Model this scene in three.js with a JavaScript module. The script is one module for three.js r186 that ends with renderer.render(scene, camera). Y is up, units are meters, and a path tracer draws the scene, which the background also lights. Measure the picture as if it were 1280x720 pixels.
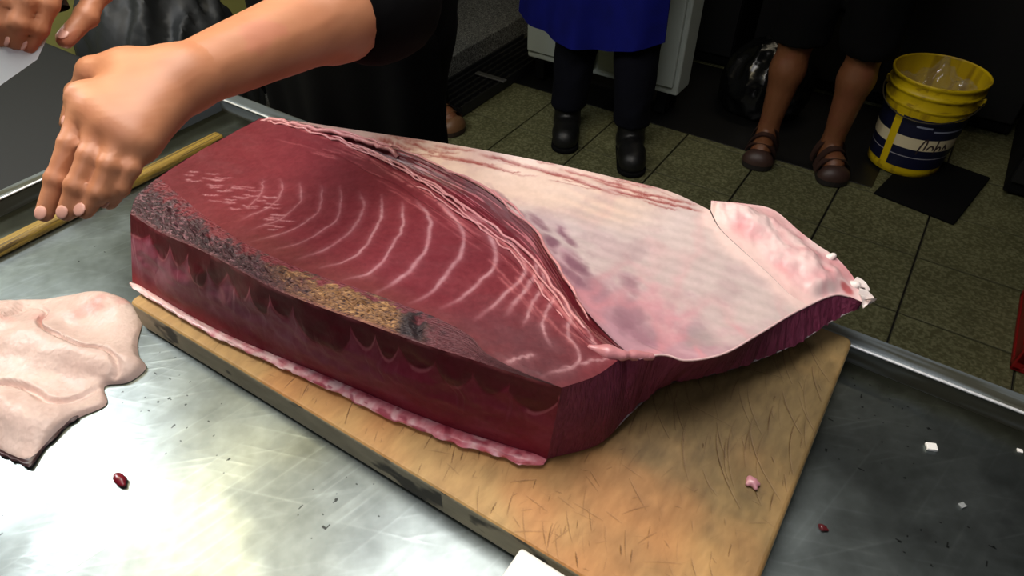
import * as THREE from 'three';
import { mergeGeometries } from 'three/addons/utils/BufferGeometryUtils.js';
import { RoundedBoxGeometry } from 'three/addons/geometries/RoundedBoxGeometry.js';
import { RectAreaLightUniformsLib } from 'three/addons/lights/RectAreaLightUniformsLib.js';

// ---------------------------------------------------------------- camera, light, exposure
const scene = new THREE.Scene();
scene.background = new THREE.Color(0x000000);
const camera = new THREE.PerspectiveCamera(46.913, 16 / 9, 0.02, 30);
camera.position.set(0, 1.45, 0);
camera.rotation.order = 'YXZ';
camera.lookAt(-0.4104, 0.7784, -0.6166);
const renderer = new THREE.WebGLRenderer({ antialias: true });
renderer.toneMapping = THREE.LinearToneMapping;
renderer.toneMappingExposure = 1.7;
renderer.shadowMap.enabled = true;
RectAreaLightUniformsLib.init();
const LAMPS = [   // position, width, length, colour, intensity, label
  { p: [-0.45, 2.3, -0.5], w: 0.9, l: 0.7, c: 0xfffaf4, i: 5.3, turn: 0, label: 'wide white lamp hanging above the middle of the steel table' },
  { p: [-1.95, 2.05, -0.16], w: 0.4, l: 0.4, c: 0xf8faff, i: 22, turn: 0, label: 'square cool white lamp hanging above the left end of the steel table' },
  { p: [-1.22, 2.05, -0.34], w: 0.36, l: 0.36, c: 0xffecb8, i: 10, turn: 0, label: 'square warm yellow lamp hanging above the left half of the steel table' },
];
const FILL = { p: [0.1, 2.5, 0.75], w: 0.9, l: 0.25, c: 0xf4f2ff, i: 4.2, turn: 0, label: 'unseen white fill lamp added behind the viewer' };  // added fill light that brightens the front face of the fish
const FLOORLAMP = { p: [-0.5, 2.6, -3.3], w: 1.2, l: 0.12, c: 0xfff0d2, i: 5, turn: 0, label: 'slim ceiling lamp above the floor by the cabinets' };

// ---------------------------------------------------------------- helpers
let seed = 12345;
const rnd = () => { seed = (seed * 1664525 + 1013904223) >>> 0; return seed / 4294967296; };
const clamp = (x, a = 0, b = 1) => Math.min(b, Math.max(a, x));
const lerp = (a, b, t) => a + (b - a) * t;
const sm = (a, b, x) => { const t = clamp((x - a) / (b - a)); return t * t * (3 - 2 * t); };
function hash(x, y, z = 0) { let h = Math.imul(x | 0, 374761393) ^ Math.imul(y | 0, 668265263) ^ Math.imul(z | 0, 2147483647); h = Math.imul(h ^ (h >>> 13), 1274126177); h ^= h >>> 16; return (h >>> 0) / 4294967296; }
function noise(x, y, z = 0) {
  const X = Math.floor(x), Y = Math.floor(y), fx = x - X, fy = y - Y, u = fx * fx * (3 - 2 * fx), v = fy * fy * (3 - 2 * fy);
  return lerp(lerp(hash(X, Y, z), hash(X + 1, Y, z), u), lerp(hash(X, Y + 1, z), hash(X + 1, Y + 1, z), u), v);
}
function fbm(x, y, o = 4, z = 0) { let s = 0, a = 0.5, n = 0; for (let k = 0; k < o; k++) { s += a * noise(x, y, z + k * 17); n += a; a *= 0.5; x *= 2.03; y *= 2.03; } return s / n; }
const names = {};
function numbered(name) { const n = names[name] = (names[name] ?? -1) + 1; return n ? `${name}_${String(n).padStart(3, '0')}` : name; }
function tag(o, label, category, group) { o.userData.label = label; o.userData.category = category; if (group) o.userData.group = group; return o; }
function thing(name, label, category, pos = [0, 0, 0], turn = 0, group) {
  const o = new THREE.Group(); o.name = numbered(name); o.position.set(...pos); o.rotation.y = turn; scene.add(o); return tag(o, label, category, group);
}
function mesh(name, geo, mat, parent = scene, label) {
  const m = new THREE.Mesh(geo, mat); m.name = parent === scene ? numbered(name) : name; m.castShadow = m.receiveShadow = true; if (label) m.userData.label = label; parent.add(m); return m;
}
function struct(name, geo, mat, parent = scene) { const m = mesh(name, geo, mat, parent); m.userData.kind = 'structure'; return m; }
const std = (color, roughness = 0.6, o = {}) => new THREE.MeshStandardMaterial({ color, roughness, ...o });
const phys = (color, roughness, o = {}) => new THREE.MeshPhysicalMaterial({ color, roughness, ...o });
function box(w, h, d, x = 0, y = 0, z = 0, r = 0.004, seg = 2) { const g = r ? new RoundedBoxGeometry(w, h, d, seg, Math.min(r, w / 2.01, h / 2.01, d / 2.01)) : new THREE.BoxGeometry(w, h, d); g.translate(x, y, z); return g; }
function texFrom(w, h, put, opts = {}) {   // put(u, v) -> [r, g, b (0..255 sRGB), height 0..1, roughness 0..1]
  const c = new Uint8Array(w * h * 4), b = new Uint8Array(w * h * 4), r = new Uint8Array(w * h * 4);
  for (let j = 0; j < h; j++) for (let i = 0; i < w; i++) {
    const q = put((i + 0.5) / w, (j + 0.5) / h, i, j), k = (j * w + i) * 4;
    c[k] = clamp(q[0], 0, 255); c[k + 1] = clamp(q[1], 0, 255); c[k + 2] = clamp(q[2], 0, 255); c[k + 3] = 255;
    const hh = clamp(q[3] ?? 0.5) * 255; b[k] = b[k + 1] = b[k + 2] = hh; b[k + 3] = 255;
    r[k] = 255; r[k + 1] = clamp(q[4] ?? 0.5) * 255; r[k + 2] = clamp(q[5] ?? 1) * 255; r[k + 3] = 255;
  }
  const mk = (d, srgb) => { const t = new THREE.DataTexture(d, w, h, THREE.RGBAFormat); t.magFilter = THREE.LinearFilter; t.minFilter = THREE.LinearMipmapLinearFilter; t.generateMipmaps = true; t.wrapS = t.wrapT = opts.clamp ? THREE.ClampToEdgeWrapping : THREE.RepeatWrapping; if (srgb) t.colorSpace = THREE.SRGBColorSpace; t.needsUpdate = true; return t; };
  const out = { map: mk(c, true) };
  if (opts.bump) { out.bumpMap = mk(b); out.bumpScale = opts.bump; }
  if (opts.rough) out.roughnessMap = mk(r);
  return out;
}
const mix3 = (a, b, t) => [lerp(a[0], b[0], t), lerp(a[1], b[1], t), lerp(a[2], b[2], t)];
function surface(nu, nv, at, uvAt, flip) {   // a grid of points at(s, t)
  const P = [], U = [], I = [];
  for (let j = 0; j <= nv; j++) for (let i = 0; i <= nu; i++) { const s = i / nu, t = j / nv, p = at(s, t); P.push(p[0], p[1], p[2]); const q = uvAt ? uvAt(p, s, t) : [s, t]; U.push(q[0], q[1]); }
  for (let j = 0; j < nv; j++) for (let i = 0; i < nu; i++) { const a = j * (nu + 1) + i, b = a + 1, c = a + nu + 1, d = c + 1; if (flip) I.push(a, c, b, b, c, d); else I.push(a, b, c, b, d, c); }
  const g = new THREE.BufferGeometry();
  g.setAttribute('position', new THREE.Float32BufferAttribute(P, 3)); g.setAttribute('uv', new THREE.Float32BufferAttribute(U, 2)); g.setIndex(I); g.computeVertexNormals(); return g;
}
function tube(pts, r, seg = 40, rad = 8, closed = false) { return new THREE.TubeGeometry(new THREE.CatmullRomCurve3(pts.map((p) => new THREE.Vector3(...p)), closed), seg, r, rad, closed); }
// signed distance fields of limbs, meshed by surface nets
const bone = (a, b, ra, rb = ra) => [a[0], a[1], a[2], b[0], b[1], b[2], ra, rb];
function bd(B, x, y, z) {
  const bx = B[3] - B[0], by = B[4] - B[1], bz = B[5] - B[2], px = x - B[0], py = y - B[1], pz = z - B[2];
  const L = bx * bx + by * by + bz * bz, h = L > 0 ? clamp((px * bx + py * by + pz * bz) / L) : 0;
  return Math.hypot(px - bx * h, py - by * h, pz - bz * h) - lerp(B[6], B[7], h);
}
const smin = (a, b, k) => { const h = Math.max(k - Math.abs(a - b), 0) / k; return Math.min(a, b) - h * h * k * 0.25; };
const field = (bones, k) => (x, y, z) => { let d = 9; for (const B of bones) d = smin(d, bd(B, x, y, z), k); return d; };
function bounds(bones, pad) { const a = [9, 9, 9], b = [-9, -9, -9]; for (const B of bones) for (let e = 0; e < 2; e++) for (let k = 0; k < 3; k++) { const r = B[6 + e] + pad; a[k] = Math.min(a[k], B[e * 3 + k] - r); b[k] = Math.max(b[k], B[e * 3 + k] + r); } return [a, b]; }
function nets(f, [lo, hi], cell) {
  const n = [0, 1, 2].map((k) => Math.ceil((hi[k] - lo[k]) / cell) + 2), [nx, ny, nz] = n, F = new Float32Array(nx * ny * nz), at = (i, j, k) => (k * ny + j) * nx + i;
  for (let k = 0; k < nz; k++) for (let j = 0; j < ny; j++) for (let i = 0; i < nx; i++) F[at(i, j, k)] = f(lo[0] + i * cell, lo[1] + j * cell, lo[2] + k * cell);
  const V = new Int32Array(nx * ny * nz).fill(-1), P = [], I = [];
  for (let k = 0; k < nz - 1; k++) for (let j = 0; j < ny - 1; j++) for (let i = 0; i < nx - 1; i++) {
    const c = []; let s = 0;
    for (let q = 0; q < 8; q++) { const v = F[at(i + (q & 1), j + (q >> 1 & 1), k + (q >> 2))]; c.push(v); if (v < 0) s++; }
    if (s === 0 || s === 8) continue;
    let x = 0, y = 0, z = 0, m = 0;
    for (let a = 0; a < 8; a++) for (const e of [1, 2, 4]) { if (a & e) continue; const b = a | e; if ((c[a] < 0) === (c[b] < 0)) continue; const t = c[a] / (c[a] - c[b]); x += (a & 1) + (e === 1 ? t : 0); y += (a >> 1 & 1) + (e === 2 ? t : 0); z += (a >> 2) + (e === 4 ? t : 0); m++; }
    V[at(i, j, k)] = P.length / 3; P.push(lo[0] + (i + x / m) * cell, lo[1] + (j + y / m) * cell, lo[2] + (k + z / m) * cell);
  }
  const quad = (a, b, c, d, flip) => { if (a < 0 || b < 0 || c < 0 || d < 0) return; if (flip) I.push(a, c, b, a, d, c); else I.push(a, b, c, a, c, d); };
  for (let k = 1; k < nz - 1; k++) for (let j = 1; j < ny - 1; j++) for (let i = 1; i < nx - 1; i++) {
    const v = F[at(i, j, k)] < 0;
    if (v !== F[at(i + 1, j, k)] < 0) quad(V[at(i, j - 1, k - 1)], V[at(i, j, k - 1)], V[at(i, j, k)], V[at(i, j - 1, k)], !v);
    if (v !== F[at(i, j + 1, k)] < 0) quad(V[at(i - 1, j, k - 1)], V[at(i - 1, j, k)], V[at(i, j, k)], V[at(i, j, k - 1)], !v);
    if (v !== F[at(i, j, k + 1)] < 0) quad(V[at(i - 1, j - 1, k)], V[at(i, j - 1, k)], V[at(i, j, k)], V[at(i - 1, j, k)], !v);
  }
  const g = new THREE.BufferGeometry(); g.setAttribute('position', new THREE.Float32BufferAttribute(P, 3)); g.setIndex(I);
  g.setAttribute('uv', new THREE.Float32BufferAttribute(new Float32Array(P.length / 3 * 2), 2));
  const uv = g.attributes.uv; for (let q = 0; q < P.length / 3; q++) uv.setXY(q, (P[q * 3] + P[q * 3 + 2] * 0.6) * 1, P[q * 3 + 1] + P[q * 3 + 2] * 0.4);
  g.computeVertexNormals(); return g;
}

// ---------------------------------------------------------------- materials
const T = 0.78, BT = 0.83;   // table top and board top heights
const M = {};
M.skin = phys(0xffffff, 0.5, { ...texFrom(256, 256, (u, v) => { const n = fbm(u * 16, v * 16, 4), m = fbm(u * 90, v * 90, 2, 5); const c = mix3([178, 116, 82], [192, 132, 96], n); return [c[0] + (m - 0.5) * 14, c[1] + (m - 0.5) * 14 - (n > 0.6 ? 6 : 0), c[2] + (m - 0.5) * 14, m]; }, { bump: 0.0006 }), sheen: 0.2, sheenRoughness: 0.6 });
M.skin2 = M.skin.clone(); M.skin2.color.setHex(0x9c9484);
M.black = phys(0x060607, 0.85, { specularIntensity: 0.3 }); M.blackShiny = std(0x080809, 0.5); M.charcoal = std(0x161718, 0.75); M.navy = std(0x0d0f1c, 0.85);
const cloth = (c, k) => phys(0xffffff, 0.9, { specularIntensity: 0.25, ...texFrom(256, 256, (u, v) => { const w = (Math.sin(u * 256 * 1.6) * Math.sin(v * 256 * 1.6)) * 0.06 + fbm(u * 12, v * 12, 4) * 0.3 + 0.82; return [c[0] * w, c[1] * w, c[2] * w, 0.5 + Math.sin(u * 400) * Math.sin(v * 400) * 0.5]; }, { bump: k }) });
M.blackCloth = cloth([4, 4, 4.5], 0.0003); M.blueCloth = cloth([14, 19, 98], 0.0003); M.navyCloth = cloth([9, 10, 20], 0.0003);
M.white = std(0xf0f0ec, 0.4); M.hair = std(0x0c0a09, 0.5);

// ---------------------------------------------------------------- the room
{
  const pitch = 0.3267, x0 = 0.18, z0 = -1.906, gap = 0.006;
  const slab = struct('floor', box(5.2, 0.1, 6.4, -0.6, -0.062, -1.7, 0), std(0x14130d, 0.9));
  const tileMat = [0, 1, 2].map((k) => std(0xffffff, 1, texFrom(192, 192, (u, v) => {
    const n = fbm(u * 44, v * 44, 3, k * 31), m = fbm(u * 5, v * 5, 3, k * 31 + 7), sp = sm(0.5, 0.7, n);
    const c = mix3([78, 78, 50], [106, 106, 74], m * 0.7 + 0.2), d = sp * 18 - sm(0.5, 0.3, n) * 16; return [c[0] + d, c[1] + d, c[2] + d, n, 0.42 + 0.25 * (1 - sp)]; }, { bump: 0.0022, rough: true })));
  const tg = box(pitch - gap, 0.016, pitch - gap, 0, -0.008, 0, 0.003, 1);
  for (let i = -9; i <= 2; i++) for (let j = -5; j <= 5; j++) {
    const t = mesh('floor_tile', tg, tileMat[Math.floor(hash(i + 40, j + 40) * 3)], slab);
    t.position.set(x0 + (i + 0.5) * pitch, (hash(i + 3, j + 70) - 0.5) * 0.0016, z0 + (j - 1.5) * pitch); t.rotation.y = Math.floor(hash(i + 9, j + 20) * 4) * Math.PI / 2;
  }
  const dark = std(0x1b1b19, 0.9), wl = std(0x8b8a4c, 0.55);
  struct('wall_back', box(5.4, 2.9, 0.12, -0.6, 1.45, -4.46, 0), dark);
  struct('wall_front', box(5.4, 2.9, 0.12, -0.6, 1.45, 1.36, 0), dark);
  struct('wall_right', box(0.12, 2.9, 5.9, 1.76, 1.45, -1.55, 0), dark);
  struct('wall_left', box(0.12, 2.9, 5.9, -2.5, 1.45, -1.55, 0), wl);
  struct('baseboard_left', box(0.02, 0.07, 3.2, -2.43, 0.155, -2.6, 0.003), M.black);
  struct('ceiling', box(5.4, 0.12, 6, -0.6, 2.96, -1.6, 0), std(0x4a4a46, 0.9));
}
{ // granite step along the left wall
  const gm = std(0xffffff, 0.55, texFrom(256, 256, (u, v) => { const n = noise(u * 120, v * 120), m = fbm(u * 60, v * 60, 2, 9); const q = n > 0.72 ? 150 : n < 0.25 ? 30 : 78 + m * 40; return [q, q, q * 0.95, 0.5]; }));
  const g = box(0.46, 0.12, 2.6, -2.21, 0.06, -2.9, 0.004); const uv = g.attributes.uv, p = g.attributes.position; for (let k = 0; k < p.count; k++) uv.setXY(k, p.getX(k) * 2.2 + p.getY(k) * 2.2, p.getZ(k) * 2.2);
  const st = struct('trim_1', g, gm); tag(st, 'speckled grey granite step along the olive wall', undefined); delete st.userData.category;
}

// ---------------------------------------------------------------- steel table
{
  const W = 1.9, D = 0.86, X0 = -1.236, Z0 = -0.742;
  const steel = std(0xffffff, 1, { metalness: 0.97, ...texFrom(1600, 720, (u, v) => {
    const x = u * W, z = v * D, big = fbm(x * 3.2, z * 3.2, 4), mid = fbm(x * 14, z * 14, 4, 3), fine = fbm(x * 90, z * 90, 3, 8);
    const sc = Math.pow(noise(x * 260 + z * 60, z * 7 - x * 3, 4), 8) * 0.5 + Math.pow(noise(x * 12 - z * 5, z * 240 + x * 90, 14), 9) * 0.5 + Math.pow(noise((x + z) * 170, (x - z) * 9, 24), 9) * 0.6;
    let q = 0.53 + (big - 0.5) * 0.06 + (mid - 0.5) * 0.09 + (fine - 0.5) * 0.08 + sc * 0.12;
    const stain = sm(0.58, 0.72, fbm(x * 7 + 3, z * 7, 4, 40)); q -= stain * 0.04;
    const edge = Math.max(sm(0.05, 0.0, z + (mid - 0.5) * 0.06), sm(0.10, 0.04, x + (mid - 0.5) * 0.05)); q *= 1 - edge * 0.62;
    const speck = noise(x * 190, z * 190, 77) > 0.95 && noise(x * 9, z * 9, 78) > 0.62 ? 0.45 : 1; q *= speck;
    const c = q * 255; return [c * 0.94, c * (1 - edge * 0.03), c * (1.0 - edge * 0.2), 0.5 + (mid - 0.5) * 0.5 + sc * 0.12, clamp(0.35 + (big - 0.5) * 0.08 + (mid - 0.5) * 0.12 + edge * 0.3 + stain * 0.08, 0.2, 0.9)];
  }, { bump: 0.001, rough: true, clamp: true }) });
  const t = thing('steel_table', 'stainless steel worktable with raised rims under the cutting board', 'table');
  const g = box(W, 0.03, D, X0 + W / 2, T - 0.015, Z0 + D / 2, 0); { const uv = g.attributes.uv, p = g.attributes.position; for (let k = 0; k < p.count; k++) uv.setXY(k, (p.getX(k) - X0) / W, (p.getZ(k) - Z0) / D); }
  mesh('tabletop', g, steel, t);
  const rim = std(0xffffff, 0.45, { metalness: 0.3, ...texFrom(512, 64, (u, v) => { const n = fbm(u * 60, v * 6, 4), s = sm(0.5, 0.68, fbm(u * 40, v * 5, 4, 9)); const q = 128 + (n - 0.5) * 50; return mix3([q * 0.93, q, q * 1.04], [58, 55, 40], s * 0.75).concat(n); }, { bump: 0.001 }) });
  const prof = (len) => { const s = new THREE.Shape(); s.moveTo(0, -0.03); s.lineTo(0, 0.022); s.quadraticCurveTo(0, 0.03, -0.006, 0.03); s.lineTo(-0.034, 0.024); s.quadraticCurveTo(-0.042, 0.023, -0.042, 0.014); s.lineTo(-0.042, -0.05); s.lineTo(-0.038, -0.05); s.lineTo(-0.012, -0.03); s.closePath(); return new THREE.ExtrudeGeometry(s, { depth: len, bevelEnabled: false, curveSegments: 5 }); };
  const back = prof(W + 0.04); back.rotateY(-Math.PI / 2); back.translate(X0 + W, T, Z0);
  const left = prof(D + 0.04); left.translate(X0, T, Z0 - 0.04);
  // shape x runs outwards (-x); for the back rim outwards is -z
  const bb = prof(W + 0.04); bb.applyMatrix4(new THREE.Matrix4().makeBasis(new THREE.Vector3(0, 0, 1), new THREE.Vector3(0, 1, 0), new THREE.Vector3(-1, 0, 0))); bb.translate(X0 + W, T, Z0);
  mesh('back_rim', bb, rim, t); mesh('left_rim', left, rim, t);
  const highlightBead = std(0xf2f4f6, 0.3, { metalness: 0.4 });  // added pale bead, stands in for the highlight along the rim edge
  mesh('rim_highlight', tube([[X0, T + 0.0285, Z0], [X0 + W / 2, T + 0.0285, Z0], [X0 + W, T + 0.0285, Z0]], 0.002, 40, 8), highlightBead, t); mesh('rim_highlight', tube([[X0, T + 0.0285, Z0], [X0, T + 0.0285, Z0 + D / 2], [X0, T + 0.0285, Z0 + D]], 0.002, 40, 8), highlightBead, t);
  mesh('apron', mergeGeometries([box(W - 0.1, 0.09, 0.02, X0 + W / 2, T - 0.08, Z0 + 0.05), box(W - 0.1, 0.09, 0.02, X0 + W / 2, T - 0.08, Z0 + D - 0.05)]), std(0x777a7c, 0.4, { metalness: 0.9 }), t);
  for (const x of [X0 + 0.07, X0 + W - 0.07]) for (const z of [Z0 + 0.06, Z0 + D - 0.06]) mesh('leg', box(0.05, T - 0.03, 0.05, x, (T - 0.03) / 2, z, 0.006), std(0x777a7c, 0.4, { metalness: 0.9 }), t);
  // yellow batten lying along the left rim
  const bw = std(0xffffff, 0.55, texFrom(256, 64, (u, v) => { const n = fbm(u * 30, v * 4, 4), s = sm(0.5, 0.7, fbm(u * 9, v * 3, 3, 6)); return mix3([146, 118, 44], [74, 58, 24], s * 0.8 + (n - 0.5) * 0.5).concat(n); }, { bump: 0.001 }));
  const b = box(0.026, 0.018, 0.66, -1.132, T + 0.0095, -0.33, 0.007, 3); const bt = mesh('wooden_batten', b, bw); tag(bt, 'yellow stained wooden batten lying along the left table rim', 'batten');
}

// ---------------------------------------------------------------- cutting board
{
  const c = [[-0.80, -0.257], [0.040, -0.272], [0.040, -0.732], [-0.80, -0.722]];
  const sh = new THREE.Shape(); const r = 0.012; // plan outline, y = -z
  const q = c.map(([x, z]) => new THREE.Vector2(x, -z));
  for (let k = 0; k < 4; k++) { const p = q[k], a = q[(k + 3) % 4], n = q[(k + 1) % 4]; const u = p.clone().add(a.clone().sub(p).setLength(r)), v = p.clone().add(n.clone().sub(p).setLength(r)); if (k) sh.lineTo(u.x, u.y); else sh.moveTo(u.x, u.y); sh.quadraticCurveTo(p.x, p.y, v.x, v.y); } sh.closePath();
  const bev = 0.005, g = new THREE.ExtrudeGeometry(sh, { depth: BT - T - 0.003 - bev * 2, bevelEnabled: true, bevelThickness: bev, bevelSize: bev, bevelOffset: -bev, bevelSegments: 3, curveSegments: 5 });
  g.rotateX(-Math.PI / 2); g.translate(0, T + 0.003 + bev, 0);
  const cuts = []; seed = 77;
  for (let k = 0; k < 760; k++) { const near = rnd() < 0.75; const x = near ? lerp(-0.3, 0.03, rnd()) : lerp(-0.8, 0.03, rnd()), z = near ? lerp(-0.72, -0.27, rnd()) : lerp(-0.34, -0.27, rnd()); const cross = z < -0.45 ? rnd() < 0.9 : rnd() < 0.35; const a = cross ? lerp(-1.5, -0.9, rnd()) : lerp(-1, 2.4, rnd()); cuts.push([x, z, a, lerp(0.006, z < -0.45 ? 0.10 : 0.04, rnd() ** 2.2), rnd() ** 1.6 * (cross ? 1 : 0.5)]); }
  const w = 1400, h = 760, L = new Float32Array(w * h);
  for (const [x, z, a, len, str] of cuts) { const n = Math.ceil(len * 4000); for (let k = 0; k < n; k++) { const s = (k / n - 0.5) * len, bend = s * s * 4; const px = ((x + Math.cos(a) * s + bend + 0.82) / 0.88) * w | 0, pz = ((-z + Math.sin(a) * s - 0.24) / 0.51) * h | 0; if (px >= 0 && pz >= 0 && px < w && pz < h) { const f = (1 - Math.abs(k / n * 2 - 1)); L[pz * w + px] = Math.max(L[pz * w + px], str * (0.35 + 0.65 * f)); } } }
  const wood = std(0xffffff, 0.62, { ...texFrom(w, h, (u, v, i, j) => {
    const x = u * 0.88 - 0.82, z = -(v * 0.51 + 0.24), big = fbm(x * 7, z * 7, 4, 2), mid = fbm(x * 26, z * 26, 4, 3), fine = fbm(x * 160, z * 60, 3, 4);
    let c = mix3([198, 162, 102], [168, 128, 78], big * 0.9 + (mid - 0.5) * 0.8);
    const wornShade = sm(0.12, -0.12, Math.hypot((x + 0.09) * 0.9, (z + 0.57)) - 0.2 + (mid - 0.5) * 0.2); c = mix3(c, [88, 72, 42], wornShade * 0.85);  // worn dirty patch, darkened further to paint the shade under the belly flap
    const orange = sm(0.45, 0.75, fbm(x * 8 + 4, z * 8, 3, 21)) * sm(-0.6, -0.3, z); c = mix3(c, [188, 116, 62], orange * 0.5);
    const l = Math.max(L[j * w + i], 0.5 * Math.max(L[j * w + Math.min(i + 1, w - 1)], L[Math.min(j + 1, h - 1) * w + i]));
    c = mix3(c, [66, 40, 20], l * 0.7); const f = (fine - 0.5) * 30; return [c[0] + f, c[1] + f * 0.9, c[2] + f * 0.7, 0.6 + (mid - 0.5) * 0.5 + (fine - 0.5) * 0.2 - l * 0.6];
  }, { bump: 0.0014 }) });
  const side = std(0xffffff, 0.7, texFrom(512, 64, (u, v) => { const n = fbm(u * 24, v * 3, 4), s = sm(0.6, 0.74, fbm(u * 18, v * 2, 3, 5)); const q = mix3([186, 176, 148], [150, 142, 118], n); return mix3(q, [40, 38, 34], s * 0.7).concat(n); }, { bump: 0.0008 }));
  const p = g.attributes.position, uv = g.attributes.uv, N = g.attributes.normal; g.clearGroups();
  const top = [], sd = []; for (let k = 0; k < p.count; k += 3) { const up = (N.getY(k) + N.getY(k + 1) + N.getY(k + 2)) / 3 > 0.4; for (let e = 0; e < 3; e++) { const x = p.getX(k + e), y = p.getY(k + e), z = p.getZ(k + e); (up ? top : sd).push(k + e); if (up) uv.setXY(k + e, (x + 0.82) / 0.88, (-z - 0.24) / 0.51); else uv.setXY(k + e, (x - z) * 1.3, (y - T) / 0.05); } }
  const part = (ids) => { const n = new THREE.BufferGeometry(); for (const [a, s] of [['position', 3], ['uv', 2], ['normal', 3]]) { const A = g.attributes[a], o = new Float32Array(ids.length * s); ids.forEach((id, i) => { for (let e = 0; e < s; e++) o[i * s + e] = A.array[id * s + e]; }); n.setAttribute(a, new THREE.BufferAttribute(o, s)); } return n; };
  const t = thing('cutting_board', 'thick yellow-brown wooden cutting board scored with knife marks under the fish', 'cutting board');
  mesh('board_top', part(top), wood, t); mesh('board_side', part(sd), side, t, 'grey dirty side of the board');
}

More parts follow.
